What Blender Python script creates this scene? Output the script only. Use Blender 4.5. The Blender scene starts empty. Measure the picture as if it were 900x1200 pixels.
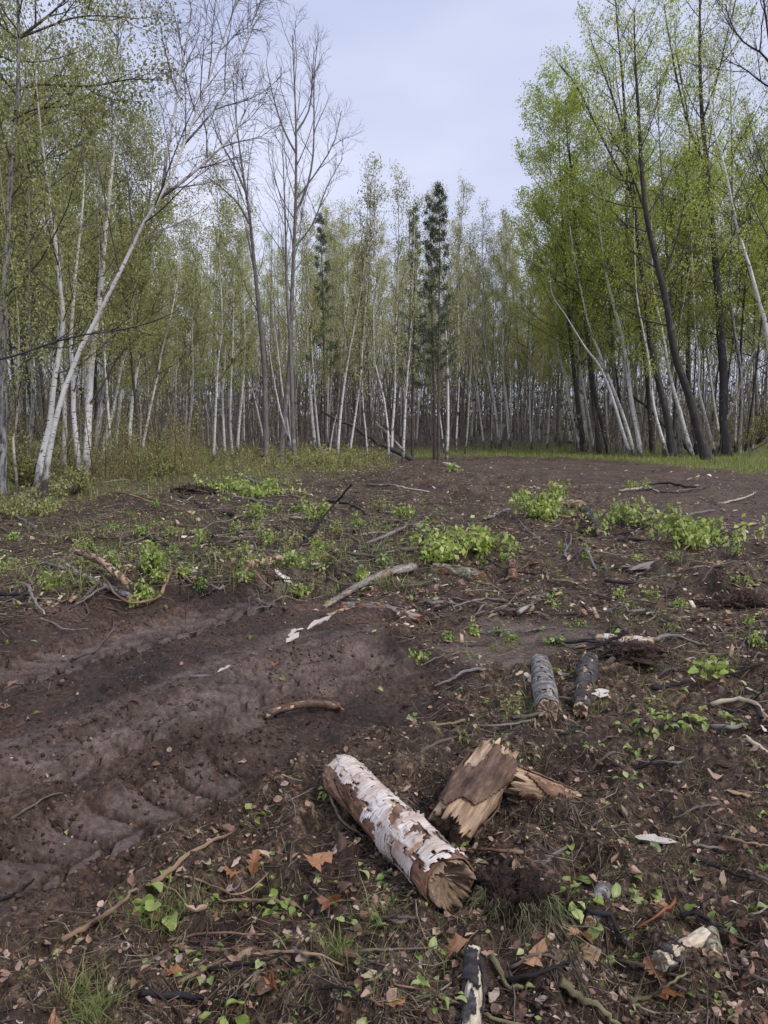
import bpy, math, random
import numpy as np
from mathutils import Vector

random.seed(7)
rng = np.random.default_rng(11)
sc = bpy.context.scene
col = sc.collection
R = math.radians

# ------------------------------------------------------------------ camera
CAM_H, PITCH, F = 1.6, R(7.27), 901.0          # F in pixels of a 900x1200 frame
cam = bpy.data.cameras.new('camera')
cam.sensor_fit = 'VERTICAL'; cam.sensor_height = 36; cam.lens = 36 * F / 1200
cam.clip_start = 0.05; cam.clip_end = 2000
camo = bpy.data.objects.new('camera', cam); col.objects.link(camo)
camo.location = (0, 0, CAM_H); camo.rotation_euler = (R(90) - PITCH, 0, 0)
sc.camera = camo

# ------------------------------------------------------------------ world, sun, exposure
world = bpy.data.worlds.new('World'); sc.world = world; world.use_nodes = True
wn, wl = world.node_tree.nodes, world.node_tree.links
wn.clear()
SUN_EL, SUN_AZ = R(46), R(128)
sky = wn.new('ShaderNodeTexSky'); sky.sky_type = 'NISHITA'; sky.sun_disc = False
sky.sun_elevation = SUN_EL; sky.sun_rotation = SUN_AZ; sky.dust_density = 2.0
tc = wn.new('ShaderNodeTexCoord')
mp = wn.new('ShaderNodeMapping'); mp.inputs['Scale'].default_value = (1.0, 1.0, 2.6)
nz = wn.new('ShaderNodeTexNoise'); nz.inputs['Scale'].default_value = 1.9; nz.inputs['Detail'].default_value = 4; nz.inputs['Roughness'].default_value = 0.45
cr = wn.new('ShaderNodeValToRGB')
cr.color_ramp.elements[0].position = 0.34; cr.color_ramp.elements[0].color = (3.5, 3.9, 5.5, 1)
cr.color_ramp.elements[1].position = 0.68; cr.color_ramp.elements[1].color = (5.5, 5.7, 6.95, 1)
mx = wn.new('ShaderNodeMix'); mx.data_type = 'RGBA'; mx.inputs['Factor'].default_value = 0.94
bg = wn.new('ShaderNodeBackground'); bg.inputs['Strength'].default_value = 0.1
wo = wn.new('ShaderNodeOutputWorld')
wl.new(tc.outputs['Generated'], mp.inputs['Vector']); wl.new(mp.outputs['Vector'], nz.inputs['Vector'])
wl.new(nz.outputs['Fac'], cr.inputs['Fac']); wl.new(sky.outputs['Color'], mx.inputs[6])
wl.new(cr.outputs['Color'], mx.inputs[7]); wl.new(mx.outputs[2], bg.inputs['Color']); wl.new(bg.outputs[0], wo.inputs[0])
sun = bpy.data.lights.new('sun', 'SUN'); sun.energy = 1.5; sun.angle = R(11); sun.color = (1, 0.96, 0.9)
suno = bpy.data.objects.new('sun', sun); col.objects.link(suno)
# direction towards the sun
sd = Vector((math.sin(SUN_AZ) * math.cos(SUN_EL), math.cos(SUN_AZ) * math.cos(SUN_EL), math.sin(SUN_EL)))
suno.rotation_euler = sd.to_track_quat('Z', 'Y').to_euler(); suno.location = (0, 0, 30)
sc.view_settings.view_transform = 'Standard'; sc.view_settings.look = 'None'
sc.view_settings.exposure = 0.64; sc.view_settings.gamma = 1.0
sc.render.engine = 'CYCLES'
sc.cycles.max_bounces = 6; sc.cycles.transparent_max_bounces = 4

# ------------------------------------------------------------------ noise
_perm_ang = rng.random(4096) * 2 * np.pi
_gx, _gy, _val = np.cos(_perm_ang), np.sin(_perm_ang), rng.random(4096)
_val2 = rng.random(4096); _val3 = rng.random(4096)
def _h(xi, yi, seed):
    return ((xi * 73856093) ^ (yi * 19349663) ^ (seed * 83492791) ^ ((xi * yi) >> 3)) & 4095
def gn(x, y, seed=0):
    x = np.asarray(x, float); y = np.asarray(y, float)
    fx, fy = np.floor(x), np.floor(y); xi, yi = fx.astype(np.int64), fy.astype(np.int64)
    u, v = x - fx, y - fy
    su, sv = u * u * u * (u * (u * 6 - 15) + 10), v * v * v * (v * (v * 6 - 15) + 10)
    def g(a, b):
        h = _h(xi + a, yi + b, seed); return _gx[h] * (u - a) + _gy[h] * (v - b)
    return ((g(0, 0) * (1 - su) + g(1, 0) * su) * (1 - sv) + (g(0, 1) * (1 - su) + g(1, 1) * su) * sv) * 1.5
def fbm(x, y, n=4, seed=0, g=0.5):
    s, a, f = 0, 1.0, 1.0
    for i in range(n):
        s = s + a * gn(np.asarray(x) * f, np.asarray(y) * f, seed + i * 7); a *= g; f *= 2.03
    return s
def clods(x, y, cell, seed):
    """height of round lumps scattered one to a cell"""
    X, Y = np.asarray(x, float) / cell, np.asarray(y, float) / cell
    xi, yi = np.floor(X).astype(np.int64), np.floor(Y).astype(np.int64)
    best = np.zeros_like(X)
    for a in (-1, 0, 1):
        for b in (-1, 0, 1):
            h = _h(xi + a, yi + b, seed)
            dx, dy = X - (xi + a + _val[h]), Y - (yi + b + _val2[h])
            r = 0.25 + 0.55 * _val3[h]
            best = np.maximum(best, np.sqrt(np.maximum(0, r * r - dx * dx - dy * dy)) * 0.7)
    return best * cell
def sst(a, b, x):
    t = np.clip((x - a) / (b - a), 0, 1); return t * t * (3 - 2 * t)

# ------------------------------------------------------------------ pixel rays -> ground
cp, sp = math.cos(PITCH), math.sin(PITCH)
def ray(px, py):
    a, b = (np.asarray(px, float) - 450) / F, (600 - np.asarray(py, float)) / F
    return np.stack([a, cp + b * sp, -sp + b * cp], -1)
def flat(px, py):
    d = ray(px, py); t = CAM_H / -d[..., 2]
    return d[..., 0] * t, d[..., 1] * t
def poly(pts):
    return np.array([flat(*p) for p in pts])
def polydist(x, y, P):
    """distance to a polyline, arclength, signed side"""
    best = np.full(np.shape(x), 1e9); arc = np.zeros(np.shape(x)); side = np.zeros(np.shape(x)); s0 = 0
    for (ax, ay), (bx, by) in zip(P[:-1], P[1:]):
        dx, dy = bx - ax, by - ay; L = math.hypot(dx, dy)
        t = np.clip(((x - ax) * dx + (y - ay) * dy) / (L * L), 0, 1)
        ex, ey = x - (ax + t * dx), y - (ay + t * dy); d = np.hypot(ex, ey)
        m = d < best
        best = np.where(m, d, best); arc = np.where(m, s0 + t * L, arc)
        side = np.where(m, np.sign(dx * ey - dy * ex) * d, side); s0 += L
    return best, arc, side
def inside(x, y, P):
    r = np.zeros(np.shape(x), bool); j = len(P) - 1
    for i in range(len(P)):
        xi, yi = P[i]; xj, yj = P[j]
        c = ((yi > y) != (yj > y)) & (x < (xj - xi) * (y - yi) / (yj - yi + 1e-12) + xi)
        r ^= c; j = i
    return r
def sdist(x, y, P):
    d, _, _ = polydist(x, y, np.vstack([P, P[:1]])); return np.where(inside(x, y, P), d, -d)

TR_A = poly([(-260, 870), (0, 795), (150, 752), (270, 715), (360, 694)])
TR_B = poly([(-300, 1010), (0, 925), (110, 885), (230, 845), (340, 800), (430, 778)])
TR_C = poly([(-220, 1190), (-40, 1080), (60, 1010), (170, 960), (300, 915)])
RIDGE = poly([(-300, 975), (0, 905), (190, 850), (320, 800), (440, 755)])
BERM1 = poly([(-260, 790), (0, 745), (110, 716), (200, 700), (330, 692), (430, 680)])
BERM2 = poly([(-60, 1080), (30, 990), (130, 950), (230, 912), (350, 880)])
BARE = poly([(-400, 800), (0, 742), (110, 712), (220, 697), (400, 690), (440, 730), (500, 770), (500, 850), (400, 870), (350, 910), (280, 950), (170, 1010), (90, 1085), (20, 1130), (-80, 1230), (-500, 1250)])
ROAD = poly([(520, 547), (600, 538), (690, 538), (790, 548), (930, 565), (1200, 600), (1200, 720), (900, 640), (820, 610), (700, 580), (600, 562), (540, 560)])
VERGE = poly([(470, 535), (540, 536), (620, 534), (690, 536), (790, 546), (930, 562), (1250, 598), (1500, 560), (1200, 518), (900, 519), (600, 521), (470, 526)])
LVEG = poly([(-600, 690), (-200, 640), (0, 612), (150, 592), (300, 585), (400, 560), (450, 542), (460, 528), (300, 524), (0, 524), (-600, 545)])
SLASH = poly([(-600, 860), (0, 735), (110, 710), (220, 695), (420, 680), (560, 650), (480, 560), (400, 560), (300, 585), (150, 592), (0, 612), (-600, 700)])
PATCH = poly([(505, 755), (560, 722), (650, 715), (715, 735), (700, 765), (600, 790), (530, 785)])
SCRAPE = poly([(60, 930), (300, 850), (480, 790), (430, 740), (330, 760), (150, 830), (-100, 890), (-100, 960)])

MOUNDS = [((860, 700), .55, .22), ((885, 655), .7, .18), ((455, 575), 1.1, .22), ((525, 580), .9, .2), ((690, 665), .6, .13), ((830, 620), .45, .16),
          ((620, 720), .5, -.06), ((600, 1065), .16, .05), ((470, 905), .2, -.04), ((360, 1000), .25, .03), ((700, 800), .35, .05),
          ((60, 1120), .3, .03), ((220, 905), .22, .05), ((150, 700), .5, .07), ((290, 705), .4, .06), ((560, 655), .5, .1), ((440, 640), .8, .1),
          ((745, 760), .35, .07), ((200, 640), .9, .1), ((60, 590), 1.6, .2), ((250, 575), 1.6, .14), ((640, 615), .7, .1), ((770, 610), .6, .08)]
MOUNDS = [(flat(*p), r, h) for p, r, h in MOUNDS]

def masks(x, y):
    jx = x + 0.10 * gn(x * 2.3, y * 2.3, 41) + .03 * gn(x * 9, y * 9, 43); jy = y + 0.14 * gn(x * 2.1, y * 2.1, 42) + .03 * gn(x * 9, y * 9, 44)
    bare = sst(-0.12, 0.06, sdist(jx, jy, BARE))
    k = 1 + 0.12 * np.clip(y, 0, 40)
    jx2, jy2 = x + .5 * gn(x * .8, y * .8, 51) , y + 1.1 * gn(x * .5, y * .5, 52) + .5 * gn(x * 2, y * 2, 53)
    road = sst(-.6, .5, sdist(jx2, jy2, ROAD)); verge = sst(-1.2, .8, sdist(jx2, jy2, VERGE))
    lveg = sst(-.6, .6, sdist(jx2, jy2, LVEG)); slash = sst(-.4, .3, sdist(jx, jy, SLASH))
    patch = sst(-.06, .08, sdist(jx, jy, PATCH)); scrape = sst(-.1, .12, sdist(jx, jy, SCRAPE))
    return bare, road, verge, lveg, slash, patch, scrape

def tread(s, t, w, pitch, seed):
    """lug prints: plates separated by slanted grooves"""
    ph = (s + 0.8 * np.abs(t)) / pitch + 0.16 * gn(s * 3, t * 3, seed)
    cellv = ph - np.floor(ph)
    groove = 1 - sst(0.08, 0.18, cellv) * sst(0.06, 0.20, 1 - cellv)
    mid = 1 - sst(0.0, 0.03, np.abs(t + .03 * gn(s * 2, t, seed + 1)))
    tilt = (cellv - .5) * .5
    return -np.maximum(groove, mid) + tilt * .6, 1 - np.maximum(groove, mid)

def Hfull(x, y):
    x = np.asarray(x, float); y = np.asarray(y, float)
    r = np.hypot(x, y)
    far = sst(50, 110, r)
    bare, road, verge, lveg, slash, patch, scrape = masks(x, y)
    z = 0.16 * gn(x / 13, y / 13, 1) * (1 - far) * sst(4, 12, r)
    rough = 1 - 0.55 * bare - 0.35 * road - .5 * verge
    z = z + 0.055 * gn(x / 2.3, y / 2.3, 2) * (1 - .7 * bare) + (0.050 * gn(x / .8, y / .8, 3) + .022 * gn(x / .33, y / .33, 17)) * rough
    for (mx_, my_), rad, hh in MOUNDS:
        jj = 1 + .35 * gn(x / rad * 1.4, y / rad * 1.4, 9)
        z = z + hh * np.exp(-((x - mx_) ** 2 + (y - my_) ** 2) / (rad * rad * .5) * jj)
    # left brush stands a hand higher
    z = z + .10 * slash + .06 * lveg
    d, s, t = polydist(x, y, BERM1); z = z + .075 * np.exp(-(d / .13) ** 2) * (1 + .6 * gn(s * 2.5, t * 4, 12)) * (s > .02)
    d, s, t = polydist(x, y, BERM2); z = z + .05 * np.exp(-(d / .09) ** 2) * (1 + .7 * gn(s * 4, t * 6, 13))
    smooth = patch * .85
    for P, w, pit, dep, sd_ in ((TR_A, .30, .19, .055, 21), (TR_B, .21, .145, .052, 22), (TR_C, .19, .17, .038, 23)):
        d, s, t = polydist(x, y, P)
        m = (1 - sst(w * .8, w * 1.1, d))
        keep = sst(-.25, .15, gn(s * 1.3, t * 2, sd_ + 5) + .22)
        th_, plate_ = tread(s, t, w, pit, sd_)
        z = z - .03 * m + dep * m * keep * th_
        smooth = np.maximum(smooth, m * keep * sst(.35, .9, plate_) * (.65 + .5 * sst(-.3, .3, gn(s * 5, t * 6, 77))))
        z = z + (.03 + .7 * clods(x, y, .05, 15)) * np.exp(-((d - w * 1.18) / .05) ** 2) * (1 + .8 * gn(s * 6, t * 5, sd_ + 2))
    # long scraped ridge and striations
    d, s, t = polydist(x, y, RIDGE)
    band = np.exp(-(t / .5) ** 2) * bare
    st_ = t + .025 * gn(s * .8, t * 2, 36)
    for t0_, h_ in ((-.34, .022), (-.16, .045), (.07, -.03), (.16, .028), (.27, -.022), (.40, .03), (.52, -.03)):
        z = z + h_ * sst(t0_ - .014, t0_ + .014, st_) * bare * sst(-.6, .1, gn(s * .7 + t0_ * 9, t0_ * 5, 37)) * (1 - sst(.6, 1.1, np.abs(t)))
    z = z + band * (.016 * gn(s * .35, t * 8, 31) + .013 * gn(s * .8, t * 20, 32) + .006 * gn(s * 1.5, t * 55, 35)) + .03 * np.exp(-((t + .02) / .10) ** 2) * bare - .03 * np.exp(-((t + .19) / .04) ** 2) * bare
    z = z + patch * .012 * gn(x * 3 + y * 5, y * 12 - x * 9, 33)
    sm = np.clip(np.maximum(smooth, scrape * (.38 + .6 * gn(s * .5, t * 14, 34))), 0, 1)
    mess = (1 - bare) * (1 - road) * (1 - verge) * (1 - patch) * (1 - sst(14, 24, r))
    rdg = 1 - np.abs(fbm(x / .42, y / .42, 3, 19, .55)) * 1.6
    z = z + mess * .075 * np.clip(rdg, -1, 1)
    fine = 1 - sm
    near = 1 - sst(9, 22, r)
    lump = sst(-.35, .5, gn(x * 1.7, y * 1.7, 61))
    z = z + fine * (.024 * fbm(x / .2, y / .2, 4, 4, .6) * (.6 + .4 * rough) + (.4 + .8 * lump) * near * (clods(x, y, .085, 5) * .42 + clods(x, y, .036, 6) * .6 * (1 - sst(4, 8, r))))
    z = z + fine * (1 - near) * (1 - far) * .07 * fbm(x / .7, y / .7, 4, 8, .6) * (1 - road * .7)
    n2 = 1 - sst(3.5, 7, r)
    z = z + n2 * .0045 * fbm(x / .03, y / .03, 3, 14, .65) * (1 - .6 * sm)
    return z, sm
_ca = np.concatenate([np.linspace(-R(180), -R(60), 25), np.linspace(-R(60), -R(31), 24)[1:-1], np.linspace(-R(31), R(31), 480), np.linspace(R(31), R(60), 24)[1:-1], np.linspace(R(60), R(180), 25)[:-1]])
_dep = np.concatenate([np.linspace(R(78), R(46), 24)[:-1], np.linspace(R(46), R(2.2), 430)])
_rr = np.concatenate([1.6 / np.tan(_dep), 1.6 / math.tan(R(2.2)) * np.geomspace(1, 22, 46)[1:]])
_GA, _GR = np.meshgrid(_ca, _rr); _gx2, _gy2 = _GR * np.sin(_GA), _GR * np.cos(_GA)
_gz, _gs = Hfull(_gx2.ravel(), _gy2.ravel()); _gm = masks(_gx2.ravel(), _gy2.ravel())
_G = np.stack([_gz, _gs, *_gm], -1).reshape(*_GA.shape, 9)
def look(x, y):
    x = np.asarray(x, float); y = np.asarray(y, float)
    fj = np.interp(np.arctan2(x, y), _ca, np.arange(len(_ca))); fi = np.interp(np.hypot(x, y), _rr, np.arange(len(_rr)))
    i = np.clip(fi.astype(int), 0, len(_rr) - 2); j = np.clip(fj.astype(int), 0, len(_ca) - 2); u = (fi - i)[..., None]; v = (fj - j)[..., None]
    return (_G[i, j] * (1 - v) + _G[i, j + 1] * v) * (1 - u) + (_G[i + 1, j] * (1 - v) + _G[i + 1, j + 1] * v) * u
def H(x, y): return look(x, y)[..., 0]
masks_exact = masks
def masks(x, y):
    q = look(x, y); return tuple(q[..., k] for k in range(2, 9))

def at(px, py):
    """point on the ground under a picture point"""
    d = ray(px, py); t = CAM_H / -d[..., 2]
    for _ in range(8):
        z = H(d[..., 0] * t, d[..., 1] * t)
        t = .35 * t + .65 * (CAM_H - z) / -d[..., 2]
    x, y = d[..., 0] * t, d[..., 1] * t
    return np.stack([x, y, H(x, y)], -1)

# ------------------------------------------------------------------ materials
def mat(name):
    m = bpy.data.materials.new(name); m.use_nodes = True
    nt = m.node_tree; b = nt.nodes['Principled BSDF']; return m, nt.nodes, nt.links, b
def node(N, t, **kw):
    n = N.new(t)
    for k, v in kw.items():
        if k in n.inputs: n.inputs[k].default_value = v
        else: setattr(n, k, v)
    return n
def ramp(N, stops, interp='LINEAR'):
    r = N.new('ShaderNodeValToRGB'); e = r.color_ramp.elements; r.color_ramp.interpolation = interp
    while len(e) < len(stops): e.new(0.5)
    for el, (p, c) in zip(e, stops): el.position = p; el.color = (*c, 1)
    return r
def mixc(N, L, fac, a, b, mode='MIX'):
    m = N.new('ShaderNodeMix'); m.data_type = 'RGBA'; m.blend_type = mode
    for s, v in ((0, fac), (6, a), (7, b)):
        if isinstance(v, (int, float)): m.inputs[s].default_value = v
        elif isinstance(v, tuple): m.inputs[s].default_value = (*v, 1)
        else: L.new(v, m.inputs[s])
    return m.outputs[2]

def island_mat(name, stops, rough=.7, transl=0, spec=.3, noise=None, hue_coord=None):
    """colour differs from piece to piece"""
    m, N, L, b = mat(name)
    g = N.new('ShaderNodeNewGeometry'); oi = N.new('ShaderNodeObjectInfo')
    ad = N.new('ShaderNodeMath'); ad.operation = 'ADD'; L.new(g.outputs['Random Per Island'], ad.inputs[0]); L.new(oi.outputs['Random'], ad.inputs[1])
    fr = N.new('ShaderNodeMath'); fr.operation = 'FRACT'; L.new(ad.outputs[0], fr.inputs[0])
    r = ramp(N, stops); L.new(fr.outputs[0], r.inputs['Fac'])
    c = r.outputs['Color']
    if transl >= .4:
        t_ = node(N, 'ShaderNodeTexCoord'); n_ = node(N, 'ShaderNodeTexNoise', Scale=.9, Detail=3.0); L.new(t_.outputs['Object'], n_.inputs['Vector'])
        r_ = ramp(N, [(.34, (.72, .78, .70)), (.66, (1.22, 1.14, 1.25))]); L.new(n_.outputs['Fac'], r_.inputs['Fac']); c = mixc(N, L, 1., c, r_.outputs['Color'], 'MULTIPLY')
    if noise:
        t = node(N, 'ShaderNodeTexCoord'); n = node(N, 'ShaderNodeTexNoise', Scale=noise[0], Detail=4.0)
        L.new(t.outputs['Object'], n.inputs['Vector'])
        rr = ramp(N, [(.35, (noise[1],) * 3), (.65, (1.25,) * 3)]); L.new(n.outputs['Fac'], rr.inputs['Fac'])
        c = mixc(N, L, 1.0, c, rr.outputs['Color'], 'MULTIPLY')
    L.new(c, b.inputs['Base Color']); b.inputs['Roughness'].default_value = rough; b.inputs['Specular IOR Level'].default_value = spec
    if transl:
        out = [n for n in N if n.type == 'OUTPUT_MATERIAL'][0]
        tr = N.new('ShaderNodeBsdfTranslucent'); hs = node(N, 'ShaderNodeHueSaturation', Value=1.25, Saturation=1.1); L.new(c, hs.inputs['Color']); L.new(hs.outputs[0], tr.inputs[0])
        ms = N.new('ShaderNodeMixShader'); ms.inputs[0].default_value = transl
        L.new(b.outputs[0], ms.inputs[1]); L.new(tr.outputs[0], ms.inputs[2]); L.new(ms.outputs[0], out.inputs[0])
    return m

def soil_mat():
    m, N, L, b = mat('soil')
    at_ = node(N, 'ShaderNodeAttribute', attribute_name='zone'); sep = N.new('ShaderNodeSeparateColor'); L.new(at_.outputs['Color'], sep.inputs[0])
    g = N.new('ShaderNodeNewGeometry')
    def noise(sc_, det=5.0, ro=.6):
        n = node(N, 'ShaderNodeTexNoise', Scale=sc_, Detail=det, Roughness=ro); L.new(g.outputs['Position'], n.inputs['Vector']); return n.outputs['Fac']
    big = ramp(N, [(.35, (.026, .015, .011)), (.52, (.064, .038, .028)), (.70, (.135, .084, .062))]); L.new(noise(1.1), big.inputs['Fac'])
    fine = ramp(N, [(.34, (.30, .29, .28)), (.5, (1, 1, 1)), (.66, (2.3, 2.15, 2.0))]); L.new(noise(38., 6., .7), fine.inputs['Fac'])
    soil = mixc(N, L, 1.0, big.outputs['Color'], fine.outputs['Color'], 'MULTIPLY')
    # smooth pressed mud: paler, greyer
    mud = ramp(N, [(.35, (.120, .085, .072)), (.7, (.23, .172, .150))]); L.new(noise(5.), mud.inputs['Fac'])
    mud2 = mixc(N, L, .5, mud.outputs['Color'], mixc(N, L, 1., mud.outputs['Color'], fine.outputs['Color'], 'MULTIPLY'))
    c = mixc(N, L, sep.outputs[0], soil, mud2)
    # litter: specks of straw, chips and leaf mould
    lit = ramp(N, [(.42, (.028, .017, .012)), (.50, (.080, .050, .032)), (.57, (.22, .150, .095)), (.66, (.50, .39, .27))]); L.new(noise(26., 8., .75), lit.inputs['Fac'])
    lf = N.new('ShaderNodeMath'); lf.operation = 'MULTIPLY'; L.new(sep.outputs[2], lf.inputs[0])
    br = ramp(N, [(.42, (0, 0, 0)), (.58, (1, 1, 1))]); L.new(noise(3.3), br.inputs['Fac']); L.new(br.outputs['Color'], lf.inputs[1])
    c = mixc(N, L, lf.outputs[0], c, lit.outputs['Color'])
    grn = ramp(N, [(.35, (.12, .10, .05)), (.55, (.16, .17, .06)), (.7, (.21, .23, .08))]); L.new(noise(4., 6.), grn.inputs['Fac'])
    c = mixc(N, L, sep.outputs[1], c, grn.outputs['Color'])
    L.new(c, b.inputs['Base Color'])
    rr = ramp(N, [(.3, (.36,) * 3), (.7, (.88,) * 3)]); L.new(noise(2.2), rr.inputs['Fac']); L.new(rr.outputs['Color'], b.inputs['Roughness'])
    b.inputs['Specular IOR Level'].default_value = .35
    b1 = node(N, 'ShaderNodeBump', Strength=1., Distance=.02); L.new(noise(60., 8., .72), b1.inputs['Height'])
    b2 = node(N, 'ShaderNodeBump', Strength=.8, Distance=.005); L.new(noise(320., 4., .6), b2.inputs['Height']); L.new(b1.outputs[0], b2.inputs['Normal'])
    L.new(b2.outputs[0], b.inputs['Normal'])
    return m
M_SOIL = soil_mat()

def bark_mat(name, base, dark, kind):
    m, N, L, b = mat(name)
    a = node(N, 'ShaderNodeAttribute', attribute_name='bark'); oi = N.new('ShaderNodeObjectInfo')
    of = N.new('ShaderNodeVectorMath'); of.operation = 'SCALE'; of.inputs[0].default_value = (17, 31, 23); L.new(oi.outputs['Random'], of.inputs['Scale'])
    ad = N.new('ShaderNodeVectorMath'); L.new(a.outputs['Vector'], ad.inputs[0]); L.new(of.outputs[0], ad.inputs[1])
    def noise(sx, sz, det=4., ro=.6, s=1.):
        mpn = node(N, 'ShaderNodeMapping', Scale=(sx, sx, sz)); L.new(ad.outputs[0], mpn.inputs[0])
        n = node(N, 'ShaderNodeTexNoise', Scale=s, Detail=det, Roughness=ro); L.new(mpn.outputs[0], n.inputs[0]); return n.outputs['Fac']
    tone = ramp(N, [(.3, tuple(x * .72 for x in base)), (.7, base)]); L.new(noise(5, 1.6), tone.inputs['Fac'])
    c = tone.outputs['Color']
    if kind == 'birch':
        l1 = ramp(N, [(.59, (0, 0, 0)), (.64, (1, 1, 1))]); L.new(noise(7, 34, 3.), l1.inputs['Fac'])
        c = mixc(N, L, l1.outputs['Color'], c, dark)
        l2 = ramp(N, [(.60, (0, 0, 0)), (.66, (1, 1, 1))]); L.new(noise(3.2, 2.6, 5.), l2.inputs['Fac'])
        c = mixc(N, L, l2.outputs['Color'], c, tuple(x * 1.4 for x in dark))
        # rough dark foot of the trunk
        sp_ = N.new('ShaderNodeSeparateXYZ'); L.new(a.outputs['Vector'], sp_.inputs[0])
        ft = node(N, 'ShaderNodeMapRange'); ft.inputs[1].default_value = 0; ft.inputs[2].default_value = 1.1; ft.inputs[3].default_value = .62; ft.inputs[4].default_value = 0
        L.new(sp_.outputs[2], ft.inputs[0]); n3 = noise(9, 5, 5.)
        mm = N.new('ShaderNodeMath'); mm.operation = 'ADD'; L.new(ft.outputs[0], mm.inputs[0]); L.new(n3, mm.inputs[1])
        fr = ramp(N, [(.72, (0, 0, 0)), (.95, (1, 1, 1))]); L.new(mm.outputs[0], fr.inputs['Fac'])
        c = mixc(N, L, fr.outputs['Color'], c, (.10, .085, .075))
    else:
        l1 = ramp(N, [(.44, (0, 0, 0)), (.62, (1, 1, 1))]); L.new(noise(26, 5, 5.), l1.inputs['Fac'])
        c = mixc(N, L, l1.outputs['Color'], c, dark)
        l2 = ramp(N, [(.60, (0, 0, 0)), (.68, (1, 1, 1))]); L.new(noise(4, 3, 4.), l2.inputs['Fac'])
        c = mixc(N, L, l2.outputs['Color'], c, tuple(min(1, x * 1.5) for x in base) if kind == 'ridged' else dark)
    L.new(c, b.inputs['Base Color']); b.inputs['Roughness'].default_value = .85; b.inputs['Specular IOR Level'].default_value = .2
    bp = node(N, 'ShaderNodeBump', Strength=.6, Distance=.02); L.new(noise(30, 9, 5.), bp.inputs['Height']); L.new(bp.outputs[0], b.inputs['Normal'])
    return m
M_BIRCH = bark_mat('birch_bark', (.78, .755, .72), (.05, .045, .042), 'birch')
M_CREAM = bark_mat('cream_bark', (.50, .45, .36), (.12, .09, .06), 'birch')
M_ASPEN = bark_mat('aspen_bark', (.40, .38, .37), (.055, .05, .05), 'smooth')
M_GREY = bark_mat('grey_bark', (.25, .225, .21), (.12, .105, .10), 'ridged')
M_DARK = bark_mat('dark_bark', (.085, .076, .073), (.038, .034, .033), 'ridged')
M_BROWN = bark_mat('brown_bark', (.15, .12, .105), (.08, .065, .058), 'ridged')
M_THICK = bark_mat('thicket_bark', (.24, .20, .175), (.15, .125, .11), 'smooth')
M_TRUNKFAR = bark_mat('far_pale_bark', (.62, .59, .55), (.20, .18, .16), 'smooth')
M_TWIG = bark_mat('twig_bark', (.13, .105, .095), (.07, .058, .055), 'smooth')
M_TWIGP = bark_mat('pale_twig_bark', (.27, .24, .23), (.14, .125, .12), 'smooth')

M_LEAF_G = island_mat('fresh_leaf', [(0, (.29, .36, .07)), (.5, (.42, .49, .11)), (1, (.56, .60, .20))], .6, .5)
M_LEAF_Y = island_mat('young_leaf', [(0, (.33, .35, .12)), (.5, (.45, .46, .18)), (1, (.55, .54, .27))], .6, .5)
M_LEAF_O = island_mat('olive_leaf', [(0, (.24, .26, .09)), (.5, (.34, .36, .13)), (1, (.44, .44, .20))], .6, .45)
M_LEAF_B = island_mat('bud_leaf', [(0, (.36, .35, .17)), (.5, (.48, .47, .23)), (1, (.56, .55, .33))], .7, .4)
M_LEAF_D = island_mat('pine_needle', [(0, (.08, .10, .055)), (.5, (.12, .15, .085)), (1, (.19, .22, .13))], .7, .15)
M_PLANT = island_mat('seedling_leaf', [(0, (.24, .33, .06)), (.5, (.40, .50, .12)), (1, (.60, .66, .28))], .45, .4, .4)
M_PLANT_D = island_mat('ground_plant_leaf', [(0, (.14, .21, .045)), (.5, (.26, .35, .08)), (1, (.48, .54, .24))], .4, .35, .5)
M_DEAD = island_mat('dead_leaf', [(0, (.08, .045, .035)), (.3, (.20, .11, .075)), (.55, (.38, .23, .155)), (.85, (.58, .42, .32)), (1, (.34, .27, .25))], .6, .15, .35, (60., .6))
M_OAK = island_mat('oak_leaf', [(0, (.30, .13, .06)), (.5, (.42, .21, .11)), (1, (.50, .29, .17))], .55, .2, .35, (35., .6))
M_GRASS = island_mat('grass_blade', [(0, (.18, .25, .06)), (.5, (.28, .36, .08)), (.8, (.38, .39, .14)), (1, (.48, .42, .22))], .6, .4)
M_TUFT = island_mat('tuft_blade', [(0, (.12, .17, .045)), (.45, (.20, .26, .07)), (.7, (.30, .29, .12)), (1, (.42, .34, .20))], .6, .35)
M_HANG = island_mat('limp_grass', [(0, (.10, .11, .05)), (.5, (.18, .20, .09)), (1, (.34, .32, .19))], .6, .2)
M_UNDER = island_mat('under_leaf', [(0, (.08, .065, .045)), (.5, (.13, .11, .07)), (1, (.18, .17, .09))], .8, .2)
M_STRAW = island_mat('straw_fibre', [(0, (.10, .065, .04)), (.4, (.20, .14, .08)), (.8, (.36, .28, .17)), (1, (.14, .06, .04))], .7, .1)
M_ROOT = island_mat('root_fibre', [(0, (.045, .028, .022)), (.6, (.085, .05, .04)), (1, (.13, .075, .055))], .9)
M_STICK = island_mat('twig_litter', [(0, (.05, .035, .03)), (.5, (.11, .08, .062)), (.85, (.21, .165, .13)), (1, (.36, .31, .25))], .8, 0, .3, (40., .6))
M_CHIP = island_mat('wood_chip', [(0, (.26, .17, .10)), (.4, (.42, .30, .19)), (.75, (.60, .49, .36)), (1, (.72, .66, .56))], .7, 0, .3, (50., .7))
M_CHIPB = island_mat('weathered_chip', [(0, (.14, .09, .06)), (.5, (.26, .18, .12)), (.85, (.42, .32, .22)), (1, (.60, .50, .38))], .8, 0, .3, (50., .6))
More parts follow.
